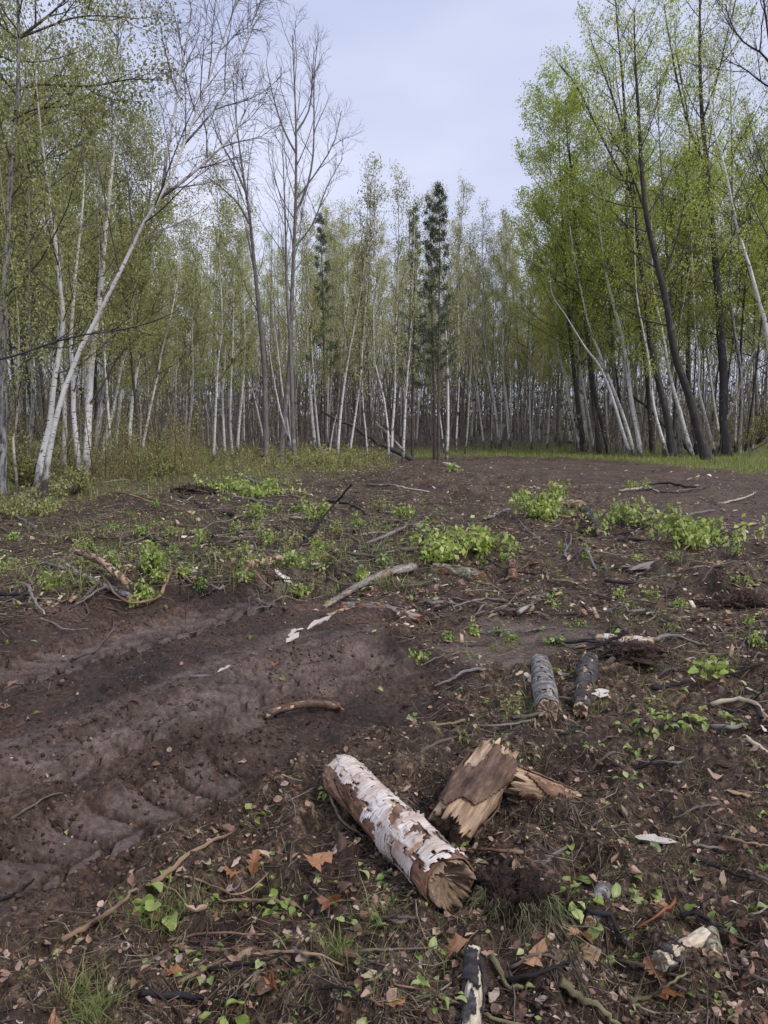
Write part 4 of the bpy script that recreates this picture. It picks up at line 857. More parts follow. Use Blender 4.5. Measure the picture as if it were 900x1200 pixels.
# ------------------------------------------------------------------ logs
def log(label, a, b_, wa, wb, barkm, woodm, hole=.1, seed=1, name='log', lift=.85, nV=60, nT=40, jag=.2, hf=1., endw=.55, hollow=.1, curl=.006, bend=0, branch=None, mid=None, loft=(0, 0), thick=.004, halfsplit=False):
    """a, b_: picture points of the two ends (axis); wa, wb widths in picture pixels"""
    A = at(np.array(float(a[0])), np.array(float(a[1]))); B = at(np.array(float(b_[0])), np.array(float(b_[1])))
    ra = wa * np.linalg.norm(A - [0, 0, CAM_H]) / F / 2; rb = wb * np.linalg.norm(B - [0, 0, CAM_H]) / F / 2
    # the traced points are on the axis, which floats one radius above the ground: move towards the lens
    def raise_(P, r, ex):
        v = np.array([0, 0, CAM_H]) - P; k = (r * lift + ex) / v[2]; return P + v * k
    A, B = raise_(A, ra, loft[0]), raise_(B, rb, loft[1]); o = (A + B) / 2; o[2] -= max(ra, rb)
    ax = B - A; L = np.linalg.norm(ax); ax = ax / L; u = nrm(np.cross(ax, UP)); w = np.cross(u, ax)
    g = np.random.default_rng(seed); s0 = seed * 3.7
    th = np.linspace(0, 2 * np.pi, nT, endpoint=False); v = np.linspace(0, 1, nV)
    TH, VV = np.meshgrid(th, v)
    cx, sy = np.cos(TH), np.sin(TH)
    base = ra + (rb - ra) * VV
    lum = 1 + .13 * gn(cx * .9 + s0, sy * .9 + VV * L * 6, 71) + .05 * gn(TH / 6.283 * 12 + s0, VV * L * 14, 72) * np.minimum(1, TH / .5) * np.minimum(1, (6.283 - TH) / .5)
    if halfsplit: lum = lum * np.where(sy > .1, .35 + .1 * gn(cx * 5, VV * 9, 5), 1)
    bow = bend * L * np.sin(VV * np.pi)
    def surf(rad, ends, extra=None):
        vv = VV * L
        if ends:   # ragged broken ends
            e = gn(cx * 2.6 + s0, sy * 2.6, 73) * .6 + gn(cx * 9, sy * 9 + s0, 74) * .7 + .3
            vv = vv + jag * base * e * (np.exp(-VV * 9) * -1 + np.exp(-(1 - VV) * 9)) * 2
        q = A[None, None] + ax * vv[..., None] + 0 * TH[..., None] + (u * cx[..., None] + w * sy[..., None]) * rad[..., None] + w * bow[..., None]
        return q
    bk = np.stack([cx * base, sy * base, VV * L], -1).reshape(-1, 3) + seed * 1.7
    i = np.arange(nV - 1)[:, None] * nT; j = np.arange(nT)[None]; j2 = (j + 1) % nT
    Q = np.stack([i + j, i + j2, i + nT + j2, i + nT + j], -1)
    e = empty(name, o, label, name.split('_')[-1])
    # wood core with closed, broken end faces (inner rings)
    fib = 1 + .05 * gn(cx * 9 + s0, sy * 9 + VV * L * 5, 78) + .04 * gn(cx * 20, sy * 20 + VV * L * 8, 79) + .05 * gn(cx * 3 + VV * L * 22, sy * 3 + s0, 80)
    core = surf(base * lum * fib * .93, True); ringsV = [core.reshape(-1, 3)]; ringsB = [bk]; faces = [Q.reshape(-1, 4)]; n = nV * nT
    for end, ring0 in ((0, 0), (1, (nV - 1) * nT)):
        prev = ring0 + np.arange(nT); c0 = core[0 if end == 0 else -1].mean(0)
        cring = core[0 if end == 0 else -1]; dr_ = cring - c0; ml_ = np.linalg.norm(dr_, axis=1).mean()
        for k, f in enumerate((.88, .7, .5, .3, .12, .02)):
            dd_ = dr_ * (.35 + .65 * f) + nrm(dr_) * ml_ * (1 - (.35 + .65 * f))
            rg = c0 + dd_ * f + ax * (-hollow * ra * (1 - f ** 2.5) * (1 if end else -1)) + ax * ((gn(np.cos(th) * 5 * f + s0, np.sin(th) * 5 * f + s0, 83 + end) * .16 + gn(np.cos(th) * 14 * f + s0, np.sin(th) * 14 * f, 85) * .14) * (ra if end == 0 else rb))[:, None]
            ringsV.append(rg); ringsB.append(bk[:nT] * f + (0, 0, 5)); cur = n + np.arange(nT); n += nT
            qq = np.stack([prev, np.roll(prev, -1), np.roll(cur, -1), cur], -1); faces.append(qq[:, ::-1] if end == 0 else qq); prev = cur
    mk('wood', np.vstack(ringsV) - o, np.vstack(faces), woodm, e, np.vstack(ringsB), True)
    # bark sheet with torn gaps and curled rims
    hn = fbm(cx * 1.5 * hf + s0, sy * 1.5 * hf + VV * L / base.mean() * .45 * hf, 4, 75, .55); endm = np.exp(-VV * L / base / .45) + np.exp(-(1 - VV) * L / base / .45)
    hv = hn + endm * endw
    thr = np.quantile(hv, 1 - hole); rim = np.clip(1 - (thr - hv) / .22, 0, 1) * (hv < thr)
    bs = surf(base * lum * (1 + .025 * gn(cx * 7, sy * 7 + VV * L * 14, 87)) + curl * rim ** 2 * (1 + gn(cx * 6, VV * 20 + s0, 76)) + base * .02, False)
    fv = hv.reshape(-1)[Q].max(-1) < thr
    sheet = mk('bark', bs.reshape(-1, 3) - o, Q[fv], barkm, e, bk, True)
    md = sheet.modifiers.new('thickness', 'SOLIDIFY'); md.thickness = thick; md.offset = -1
    if branch:
        for (bp, bw0, bw1, bm) in branch:
            ps = []
            Yc = None
            for q, hgt in bp:
                gp = at(np.array(float(q[0])), np.array(float(q[1]))); vv_ = np.array([0, 0, CAM_H]) - gp; ps.append(gp + vv_ * (hgt / vv_[2]))
            ps = resample(ps, 12); rr_ = np.linspace(bw0, bw1, 12) * (1 + .12 * g.normal(0, 1, 12)); rr_[-1] *= .25
            tq = tubes(ps[None], rr_[None], 14); vv_ = tq[0] + g.normal(0, .05, tq[0].shape) * bw1; mk('stub', vv_ - o, tq[1], bm, e, tq[2] + 3, True)
    return e, (A, B, ra, rb, ax, u, w, L, o)

# peeling birch log
e1, gA = log('thick white birch log with peeling papery bark, largest in the foreground', (400, 908), (528, 1036), 38, 52, M_ORANGE, M_WOOD, hole=.12, seed=4, name='birch_log', nV=120, nT=90, jag=.32, endw=.10, hollow=.75, curl=.003, loft=(.02, .0))
def paper_sheets():
    A, B, ra, rb, ax, u, w, L, o = gA; g = np.random.default_rng(8)
    def sheet(v0, v1, t0, t1, seed, off, hole, m=M_PAPER, curl=.006):
        nv, nt = int(50 * (v1 - v0)) + 14, int(40 * (t1 - t0) / 3.14) + 12
        v = np.linspace(v0, v1, nv); t = np.linspace(t0, t1, nt); T, Vv = np.meshgrid(t, v); cx, sy = np.cos(T), np.sin(T); base = ra + (rb - ra) * Vv
        edge = np.minimum(np.minimum((Vv - v0) * L, (v1 - Vv) * L) / .05, np.minimum(T - t0, t1 - T) * .12 / .05)
        hv = fbm(T * 1.6 + seed * 3, Vv * L * 11, 4, seed, .55) + 1.1 * np.clip(1 - edge, 0, 1) ** 2
        thr = np.quantile(hv, 1 - hole); rim = np.clip(1 - (thr - hv) / .3, 0, 1) * (hv < thr)
        r = base * (1.035 + .13 * gn(cx * .9 + 14.8, sy * .9 + Vv * L * 6, 71) + .02 * gn(cx * 2 + seed, sy * 2 + Vv * 3, 71)) + off + .002 + curl * rim ** 2 * (.6 + gn(T * 4, Vv * 14, seed + 3)) + .0016 * gn(T * 3, Vv * L * 60, seed + 9) + .0012 * gn(T * 8, Vv * L * 160, seed + 5)
        P = A + ax * (Vv * L)[..., None] + (u * cx[..., None] + w * sy[..., None]) * r[..., None]
        i = np.arange(nv - 1)[:, None] * nt; j = np.arange(nt - 1)[None]; Q = np.stack([i + j, i + j + 1, i + nt + j + 1, i + nt + j], -1)
        ok = hv.reshape(-1)[Q].max(-1) < thr
        bk = np.stack([cx * base, sy * base, Vv * L], -1).reshape(-1, 3) + seed
        s = mk('bark_sheet', P.reshape(-1, 3) - o, Q[ok], m, e1, bk, True); md = s.modifiers.new('thickness', 'SOLIDIFY'); md.thickness = .002; md.offset = -1
    # angle: u is sideways, w is up; the side seen from the lens is the upper half
    sheet(-.03, .58, .55, 2.7, 11, .002, .26)
    sheet(-.02, .30, .9, 3.4, 17, .003, .30)
    sheet(.40, .78, -.2, 3.3, 12, .003, .36)
    sheet(.62, 1.02, .5, 2.2, 13, .006, .36, curl=.013)
    sheet(.45, .95, 2.2, 4.2, 14, .004, .30, M_GREYLOG)
    sheet(.55, .9, -.9, .9, 15, .005, .35)
paper_sheets()
# rotten brown log with side stub
er, gR = log('rotten brown log with torn tan wood and a splintered side stub', (528, 968), (582, 892), 52, 48, M_ROTBARK, M_WOOD, hole=.42, seed=9, name='rotten_log', nV=110, nT=84, jag=.3, hf=.65, curl=.003, loft=(.0, .03), thick=.006)
es, gS = log('x', (602, 915), (668, 936), 30, 20, M_ORANGE, M_WOOD, hole=.30, seed=10, name='side_stub', nV=70, nT=50, jag=.8, loft=(.045, .01), thick=.004)
for c_ in list(bpy.data.objects):
    if c_.parent is es:
        c_.parent = er; c_.location = gS[8] - gR[8]; c_.name = 'stub_' + c_.name.split('.')[0]
bpy.data.objects.remove(es)
log('short grey log with torn lower end, left of the two beside each other', (633, 778), (642, 832), 21, 24, M_GREYLOG, M_WOOD, hole=.10, seed=21, nV=60, nT=44, loft=(.01, .01))
log('short blackened log with a split tan end, right of the two beside each other', (690, 775), (680, 832), 20, 16, M_BLACKLOG, M_WOOD, hole=.13, seed=22, nV=60, nT=44, jag=.6, loft=(.03, .03))
log('short log spotted with pale lichen and orange torn ends, below the seedling patch', (508, 668), (564, 678), 15, 16, M_MOSSLOG, M_ORANGE, hole=.22, seed=23, nV=70, nT=44, bend=.02)
log('small bare pinkish log lying by the tallest green bush', (648, 588), (682, 592), 10, 9, M_WOOD, M_WOOD, hole=.1, seed=24, nV=24, nT=20)
log('long grey weathered branch lying above the tyre track end', (380, 712), (484, 664), 5, 10, M_WEATHER, M_WOOD, hole=.12, seed=25, name='split_branch', nV=60, nT=20, bend=.04)
log('grey crooked branch with a splintered orange end beside the track end', (404, 712), (490, 722), 12, 11, M_WEATHER, M_ORANGE, hole=.22, seed=26, name='split_branch', nV=50, nT=20, bend=.05, jag=.8)
log('half round birch billet with a pale split face, bottom right', (774, 1128), (826, 1102), 18, 22, M_BLACKLOG, M_PALEWOOD, hole=.5, seed=27, name='birch_billet', nV=100, nT=64, hf=.45, loft=(.012, .012))
log('short mossy stick end standing beside the split billet', (834, 1092), (838, 1124), 10, 12, M_MOSSLOG, M_WOOD, hole=.1, seed=28, name='mossy_stub', nV=24, nT=20)
log('grey brown short branch stub leaning between green leaves', (708, 1040), (692, 1070), 13, 12, M_GREYLOG, M_WOOD, hole=.1, seed=29, name='branch_stub', nV=28, nT=20)
log('black wet branch with a stripped pale lower half at the bottom edge', (556, 1120), (552, 1215), 17, 20, M_BLACKLOG, M_PALEWOOD, hole=.40, seed=30, name='wet_branch', nV=100, nT=56, hf=.5)
log('thin tan stick with pink bark standing below the white log', (562, 1050), (558, 1078), 10, 13, M_WOOD, M_WOOD, hole=.2, seed=31, name='bark_stick', nV=24, nT=16)
log('wet brown branch half buried on the right by the two short logs', (700, 748), (765, 752), 10, 9, M_PAPER, M_WOOD, hole=.35, seed=32, name='split_branch', nV=36, nT=18)
log('dark brown crooked root lying across the middle of the tracks', (312, 838), (398, 828), 8, 7, M_ROTBARK, M_WOOD, hole=.05, seed=33, name='root', nV=36, nT=16, bend=.09)
log('split branch with pale torn top in the left slash', (90, 652), (150, 690), 6, 9, M_ROTBARK, M_WOOD, hole=.35, seed=34, name='split_branch', nV=50, nT=20, jag=.9, bend=.04, loft=(.14, .03))
log('dark branch under the torn one in the left slash', (88, 668), (152, 692), 5, 6, M_GREYLOG, M_WOOD, hole=.06, seed=35, name='split_branch', nV=40, nT=16, loft=(.06, .02))
log('dark upright stub between the two middle green bushes', (684, 596), (705, 624), 9, 10, M_BLACKLOG, M_WOOD, hole=.04, seed=36, name='stub', nV=30, nT=18, loft=(.14, .0))
log('pale split slab of wood at the end of the left slash', (420, 712), (384, 722), 8, 4, M_WOOD, M_WOOD, hole=.2, seed=37, name='wood_slab', nV=24, nT=14)
log('flat brown slab of rotten bark under the pale slabs in the slash', (290, 668), (345, 655), 12, 8, M_ROTBARK, M_WOOD, hole=.35, seed=38, name='bark_slab', nV=36, nT=18)
log('small brown cone shaped root stub sticking up right of the lichen log', (600, 664), (601, 680), 9, 10, M_ROTBARK, M_ORANGE, hole=.3, seed=39, name='stub', nV=20, nT=16)
log('pale pink log lying by the tangle behind the mud patch', (655, 584), (668, 590), 8, 8, M_ROTBARK, M_WOOD, hole=.4, seed=40, name='log', nV=24, nT=16)

# ------------------------------------------------------------------ sticks (traced)
def stick(label, pts, w, m=None, twigs=0, lift=1.0, loft=None, name='stick', sides=7, taper=.45, seed=None, cat=None):
    ps = [at(np.array(float(p[0])), np.array(float(p[1]))) for p in pts]; Yd = np.mean([np.linalg.norm(p - [0, 0, CAM_H]) for p in ps]); r = w * Yd / F / 2
    loft = loft or [0] * len(pts)
    qs = []
    for p, lf in zip(ps, loft):
        v = np.array([0, 0, CAM_H]) - p; qs.append(p + v * ((r * .8 * lift + lf + .003) / v[2]))
    n = max(9, len(pts) * 4); P = resample(qs, n); g = np.random.default_rng(seed or int(pts[0][0] * 7 + pts[0][1])); P[1:-1] += g.normal(0, r * .28, (n - 2, 3))
    P = np.vstack([P[:1], P, P[-1:]]); rad = r * np.linspace(1, taper, n) * (1 + .10 * g.normal(0, 1, n)); rad = np.r_[r * .15, rad, rad[-1] * .3]
    P[0] -= (P[2] - P[1]) * .04; P[-1] += (P[-2] - P[-3]) * .04
    o = P.mean(0).copy(); o[2] = P[:, 2].min(); q = tubes((P - o)[None], rad[None], sides)
    m = m or M_TWIG
    if twigs:
        e = empty(name, o, label, cat or 'stick'); mk('stem', q[0], q[1], m, e, q[2], True)
        P1, R1 = grow((P - o)[None], rad[None], twigs, .15, .95, (14 * r + .06, 8 * r + .04), .65, .06, 6, .12, r * .18, .004, g)
        for k in range(len(P1)):
            t = tubes(P1[k:k + 1], R1[k:k + 1], 4); mk('twig', t[0], t[1], m, e, t[2], True)
        return e
    return tag(mk(name, q[0], q[1], m, None, q[2], True, o), label, cat or 'stick')
TAN, RD = M_CREAM, None
M_TANSTICK = bark_mat('tan_stick_bark', (.36, .24, .16), (.15, .09, .065), 'smooth')
M_REDSTICK = bark_mat('red_stick_bark', (.34, .12, .06), (.17, .06, .04), 'smooth')
M_BLACK = bark_mat('black_stick_bark', (.035, .032, .035), (.018, .017, .018), 'smooth')
M_MOSS = bark_mat('mossy_stick_bark', (.24, .21, .12), (.10, .09, .05), 'smooth')
M_PALE = bark_mat('peeled_stick', (.62, .52, .38), (.40, .30, .20), 'smooth')
stick('long tan stick rising out of the mud left of the green leaves, upper half', [(178, 1032), (215, 1006), (245, 988), (275, 972)], 6, M_TANSTICK, 0)
stick('tan stick half buried in the mud, lower left', [(72, 1102), (100, 1086), (128, 1068), (160, 1042)], 6.5, M_TANSTICK)
stick('curved brown stick arching through the leaf litter at the bottom', [(208, 1152), (245, 1132), (290, 1122), (335, 1116), (372, 1118), (402, 1132)], 5, M_TANSTICK, 2)
stick('short blackish stick at the bottom below the arching one', [(165, 1163), (200, 1167), (240, 1168), (285, 1170)], 7, M_BLACK)
stick('red brown twig at the lower left corner', [(76, 1164), (92, 1180), (106, 1200)], 4, M_REDSTICK)
stick('orange red twig curving above the split billet', [(797, 1038), (790, 1056), (770, 1072), (746, 1087)], 4, M_REDSTICK)
stick('olive mossy stick running off the bottom edge', [(657, 1150), (675, 1163), (700, 1180), (728, 1202)], 9, M_MOSS)
stick('mossy stick pointing right beneath the root tussock', [(560, 1124), (580, 1138), (596, 1150), (613, 1158)], 8, M_MOSS)
stick('black wet branch curving down from the root tussock', [(676, 1036), (686, 1052), (700, 1078), (714, 1098), (724, 1110)], 8, M_BLACK, 2)
stick('thin pale grey stick leading off to the right of the rotten log', [(632, 1014), (655, 998), (680, 980), (706, 960)], 4.5, M_GREY)
stick('brown stick with a fork above the white log', [(486, 888), (510, 872), (545, 862), (590, 855), (610, 850)], 5, M_BROWN, 2)
stick('long thin stick across the feet of the two short logs', [(600, 842), (630, 838), (665, 838), (700, 840), (740, 838)], 4.5, M_BROWN, 3)
stick('pale peeled stick at the right edge', [(834, 826), (860, 835), (905, 847)], 6, M_PALE)
stick('broken pale splinter at the right edge under the peeled stick', [(872, 864), (888, 874), (905, 884)], 6, M_PALE)
stick('dark branch slanting down through the plants on the right', [(842, 778), (860, 800), (878, 815), (893, 842)], 8, M_BLACK, 3)
stick('long brown branch in the tangle behind the short logs', [(706, 782), (750, 764), (790, 764), (830, 768), (880, 772)], 6, M_BROWN, 5)
stick('thin tan branch forking over the tangle on the right', [(708, 784), (730, 775), (760, 765), (778, 748)], 4, M_TANSTICK, 3)
stick('grey thin branch lying over the plants on the right', [(765, 806), (800, 800), (850, 792), (895, 788)], 5, M_BLACK, 4)
stick('brown branch across the far slash ending in a hook', [(380, 648), (420, 651), (470, 650), (512, 648)], 5, M_BROWN, 0)
stick('long bowed branch under the broad seedling patch', [(430, 640), (470, 644), (510, 640), (540, 628), (554, 612)], 4.5, M_BROWN, 3)
stick('forked pale branch left of the broad seedling patch', [(432, 636), (455, 632), (470, 612)], 4, M_GREY, 2)
stick('curved grey stick on the bare ground right of the mud patch', [(608, 718), (622, 708), (640, 696), (668, 690)], 5, M_GREY)
stick('thin brown stick beside the right mound', [(850, 728), (875, 722), (905, 714)], 4, M_TANSTICK)
stick('thin black branch pointing up across the far slash', [(352, 640), (375, 610), (395, 585), (412, 568)], 3.5, M_BLACK, 3, loft=[0, .15, .3, .45])
stick('pale pole lying level in the far slash', [(318, 607), (345, 607), (375, 607), (392, 609)], 3.5, M_CREAM)
stick('crooked grey pole in the far slash under the green clump', [(272, 584), (300, 588), (330, 590)], 4, M_GREY)
stick('pale fallen pole in the grass before the left wood', [(108, 568), (135, 564), (160, 562)], 4, M_CREAM)
stick('long pole lying in the slash behind the split branches', [(85, 608), (110, 610), (130, 617)], 4, M_BROWN)
stick('thin grey stick leaning at the far left of the slash', [(32, 682), (42, 700), (52, 720)], 4, M_GREY, 0, loft=[.12, .05, 0])
stick('dark pole along the left edge of the slash', [(-10, 696), (30, 697), (68, 694)], 5, M_BLACK, 3)
stick('thin stick slanting down onto the berm below the split branches', [(118, 682), (100, 700), (78, 716)], 3.5, M_BROWN)
stick('pale stick rising in the slash behind the split branches', [(125, 648), (150, 637), (180, 625)], 3, M_GREY, 2)
stick('slender bent stick lying on the upper tyre track', [(85, 772), (110, 762), (135, 746)], 4, M_BROWN, 1)
stick('thin twig at the left of the lower tyre track', [(2, 968), (30, 952), (60, 936), (108, 930)], 3, M_BROWN, 1)
stick('dark curved root at the left in the smooth mud', [(-4, 1058), (18, 1046), (40, 1030)], 4, M_BLACK)
stick('long pale twig lying under the white log', [(440, 1000), (470, 1018), (500, 1034), (515, 1040)], 4, M_GREY, 2)
stick('bent twig hooked round the left end of the white log', [(384, 922), (392, 944), (402, 962), (430, 985)], 4.5, M_MOSS, 2)
stick('reddish stick across the litter at the bottom left of the white log', [(330, 1052), (350, 1062), (365, 1078)], 3.5, M_TANSTICK)
stick('short brown stub of root standing in the upper tyre track', [(72, 800), (70, 790), (66, 782)], 6, M_ROTBARK, 0, loft=[0, .03, .07])
stick('thin straight twig standing up by the upper track', [(218, 740), (218, 726), (217, 722)], 2.5, M_CREAM, 0, loft=[0, .05, .10])
stick('grey branch lying right in the tangle near the plants', [(760, 752), (790, 745), (830, 750)], 5, M_GREY, 3)
stick('brown twig by the pale chip on the right ground', [(690, 905), (712, 895), (735, 885)], 3.5, M_BROWN, 1)
stick('dark thin root winding at the right edge of the foreground', [(810, 1005), (840, 1015), (870, 1028), (905, 1032)], 4, M_BLACK, 1)
stick('brown twig at the bottom right running to the corner', [(790, 1155), (830, 1170), (860, 1192)], 4, M_BROWN, 2)
stick('thin branch beside the mossy sticks at the bottom', [(598, 1134), (630, 1127), (660, 1128), (690, 1135)], 4, M_BROWN, 2)
g9 = np.random.default_rng(91)
def scatter_sticks(n, box, L, w, mats, label, group, tw=2):
    for i in range(n):
        x0, y0 = g9.uniform(box[0], box[2]), g9.uniform(box[1], box[3]); a = g9.normal(0, .45) + (3.14 if g9.random() < .5 else 0); l = g9.uniform(*L); k = 4; pts = []
        for j in range(k):
            pts.append((x0, y0)); x0 += math.cos(a) * l / 3; y0 += math.sin(a) * l / 3 * .55; a += g9.normal(0, .22)
        mi = i % len(mats); cn = {'grey_bark': 'grey', 'brown_bark': 'brown', 'tan_stick_bark': 'tan', 'black_stick_bark': 'blackish', 'mossy_stick_bark': 'mossy', 'cream_bark': 'pale'}[mats[mi].name.split('.')[0]]
        o = stick('thin ' + cn + ' dead stick lying ' + near(*pts[1]), pts, g9.uniform(*w), mats[i % len(mats)], int(g9.integers(0, tw + 1)), seed=i + 900, loft=[0, g9.uniform(0, .02), g9.uniform(0, .03), 0]); o['group'] = group
scatter_sticks(46, (0, 590, 480, 695), (24, 90), (2.0, 4.2), [M_GREY, M_BROWN, M_TANSTICK, M_BLACK, M_GREY], 'dead stick lying among others in the left slash', 'thin dead sticks on the ground', 3)
scatter_sticks(34, (480, 600, 890, 780), (20, 80), (2.0, 4.6), [M_BROWN, M_GREY, M_BLACK, M_TANSTICK], 'dead stick lying on the churned ground of the right middle', 'thin dead sticks on the ground', 3)
scatter_sticks(24, (540, 780, 890, 1000), (30, 110), (2.2, 5), [M_BROWN, M_BLACK, M_TANSTICK, M_GREY], 'thin dead stick on the ground below the two short logs', 'thin dead sticks on the ground', 3)
scatter_sticks(22, (130, 1010, 880, 1195), (40, 130), (2.4, 5.5), [M_BROWN, M_BLACK, M_TANSTICK, M_MOSS], 'thin dead stick in the foreground litter', 'thin dead sticks on the ground', 3)
scatter_sticks(44, (280, 560, 890, 720), (20, 75), (2.0, 4.4), [M_GREY, M_BROWN, M_CREAM, M_BLACK, M_TANSTICK], '', 'thin dead sticks on the ground', 4)
# fallen poles in the wood
def fallen(label, a, b_, w, m, sag=0.0, Y=None):
    """a: foot picture point on the ground; b_: far end in the picture at the same distance"""
    A = at(np.array(float(a[0])), np.array(float(a[1]))); d = ray(*b_); B = d * (A[1] / d[1]) + np.array([0, 0, CAM_H]); B[1] += .6
    P = resample([A, (A + B) / 2 - [0, 0, sag], B], 12); r = w * A[1] / F / 2; g = np.random.default_rng(int(a[0]))
    P[1:-1] += g.normal(0, r * .3, (10, 3)); o = A.copy(); q = tubes((P - o)[None], (r * np.linspace(1, .5, 12))[None], 7)
    e = empty('fallen_pole', o, label, 'pole'); mk('stem', q[0], q[1], m, e, q[2], True)
    P1, R1 = grow((P - o)[None], (r * np.linspace(1, .5, 12))[None], 6, .3, 1, (1.0, .6), .7, .05, 5, .1, .006, .006, g)
    for k in range(6):
        t = tubes(P1[k:k + 1], R1[k:k + 1], 4); mk('twig', t[0], t[1], M_TWIG, e, t[2], True)
fallen('long dark fallen trunk slanting down to the right in the middle', (486, 541), (376, 482), 6, M_DARK)
fallen('pale fallen pole crossing the dark fallen trunk', (484, 539), (440, 494), 3.5, M_CREAM)
fallen('pale fallen pole propped nearly level behind the slim birches', (388, 520), (428, 505), 3, M_CREAM)
fallen('pale fallen pole hanging over the bent birch stubs', (425, 505), (391, 492), 3, M_CREAM)
fallen('dark fallen limb slanting behind the thick flaky birch', (812, 528), (738, 455), 5, M_DARK)
fallen('dark log lying low at the foot of the leftmost bare tree', (314, 544), (302, 532), 5, M_DARK)
fallen('cream stick standing in the grass at the foot of the great dark trunk', (831, 540), (824, 518), 4, M_CREAM)

# ------------------------------------------------------------------ leaves, chips, plants as individuals
def leaf_mesh(name, outline, m, curl=.25, seed=0, z=.12):
    g = np.random.default_rng(seed); o = np.array(outline, float); n = len(o)
    V = [[0, 0, 0]] + [[x, y, 0] for x, y in o]; V = np.array(V); V[:, 1] += 0
    ymid = (o[:, 1].min() + o[:, 1].max()) / 2; V[0, 1] = ymid
    V[:, 2] = curl * V[:, 0] ** 2 * 1.6 + z * np.sin(V[:, 1] * 3 + seed) + g.normal(0, .035, len(V)); V[0, 2] -= .03
    f = [[0, 1 + i, 1 + (i + 1) % n] for i in range(n)]
    me = bpy.data.meshes.new(name); me.from_pydata(V.tolist(), [], f); me.materials.append(m); me.update(); return me
def oak(seed):
    g = np.random.default_rng(seed); L = [(0, 0)]; right = []
    for k, (y, a, b_) in enumerate([(.12, .06, .1), (.28, .30, .1), (.36, .10, 0), (.52, .42, 0), (.60, .13, 0), (.74, .30, 0), (.82, .10, 0), (.92, .16, 0)]):
        right.append((a * (1 + .2 * g.normal()), y + (.05 if a > .2 else 0)))
    return [(0, 0)] + right + [(0, 1.03)] + [(-x * (1 + .1 * g.normal()), y + .02) for x, y in right[::-1]]
def ovate(w=.34): return [(0, 0), (w * .75, .2), (w, .42), (w * .8, .68), (w * .35, .88), (0, 1), (-w * .35, .88), (-w * .8, .68), (-w, .42), (-w * .75, .2)]
def curled(name, w, m, roll, fold, seed, sm=True):
    """a leaf blade with midrib, wavy rim and a rolled or cupped form"""
    g = np.random.default_rng(seed); nv, nu = 8, 5; v = np.linspace(0, 1, nv); prof = w * np.sin(np.pi * np.clip(v, .02, .985) ** .75) ** .8 * (1 + .10 * g.normal(0, 1, nv)); u = np.linspace(-1, 1, nu)
    V = []
    for i in range(nv):
        for k in range(nu):
            x = u[k] * prof[i]; V.append((x * math.cos(abs(u[k]) * fold * .6), v[i] + .06 * abs(u[k]), abs(x) * math.sin(fold) + .10 * math.sin(v[i] * 5 + seed) * abs(u[k]) + roll * (v[i] - .5) ** 2 + .02 * g.normal()))
    Fq = [(i * nu + k, i * nu + k + 1, i * nu + nu + k + 1, i * nu + nu + k) for i in range(nv - 1) for k in range(nu - 1)]
    me = bpy.data.meshes.new(name); me.from_pydata(V, [], Fq); me.materials.append(m); me.update()
    if sm: me.polygons.foreach_set('use_smooth', [True] * len(Fq))
    return me
OAKS = [leaf_mesh('oak_leaf', oak(i), M_OAK, .8 - .4 * i, i, .2) for i in range(4)]
DEADS = [curled('dead_leaf', .24 + .03 * i, M_DEAD, [.5, -.5, .9, .2, -.3, .7][i], [.9, -.7, 1.3, .4, 1.0, -1.1][i], i) for i in range(6)]
GREENS = [curled('green_leaf', .27 + .03 * i, M_PLANT_D, [-.3, .2, -.5][i], [.35, .2, .5][i], i + 11) for i in range(3)]
def slope_tilt(p, sc_):
    e = .05; x, y = p[0], p[1]; q = H(np.array([x + e, x - e, x, x]), np.array([y, y, y + e, y - e]))
    return math.atan2(q[0] - q[1], 2 * e), math.atan2(q[2] - q[3], 2 * e)
def put(me, px, py, size_px, label, cat, group=None, tilt=.25, up=.006, name=None, rz=None, g=g0, parent=None):
    p = at(np.array(float(px)), np.array(float(py))); s = size_px * np.linalg.norm(p - [0, 0, CAM_H]) / F
    o = bpy.data.objects.new(name or me.name.split('.')[0], me); col.objects.link(o); o.scale = (s, s, s)
    o.location = (p[0], p[1], p[2] + up); ax_, ay_ = slope_tilt(p, s)
    o.rotation_euler = (ay_ * .8 + g.normal(0, tilt), -ax_ * .8 + g.normal(0, tilt), rz if rz is not None else g.random() * 6.28)
    return tag(o, label + ' ' + near(px, py) if group else label, cat, group)
for (px, py, s, lb) in [(388, 1010, 40, 'brown oak leaf left of the white log, upper of two'), (370, 1055, 40, 'pale tan oak leaf below the brown one, left of the white log'), (322, 785, 17, 'small tan oak leaf alone on the bare scraped soil'),
                        (70, 1190, 52, 'orange brown leaf at the bottom left edge'), (553, 1108, 40, 'pinkish brown oak leaf over the black wet branch'), (640, 1112, 36, 'curled brown leaf right of the mossy sticks'),
                        (770, 1180, 32, 'brown oak leaf at the bottom by the right corner'), (326, 1168, 30, 'pale tan leaf at the bottom near the black stick'), (780, 1152, 24, 'orange brown curled leaf below the split billet'),
                        (762, 1068, 22, 'small orange brown leaf beside the red twig'), (295, 1022, 26, 'dull brown leaf in the litter left of the green sprig'), (402, 838, 14, 'small pale leaf by the dark root on the tracks'), (695, 1112, 34, 'curled tan leaf by the tip of the black wet branch')]:
    put(random.choice(OAKS), px, py, s, lb, 'leaf', tilt=.3, up=.015)
zones = [((230, 1010), (200, 1030), 'in the litter left of the white log'), ]
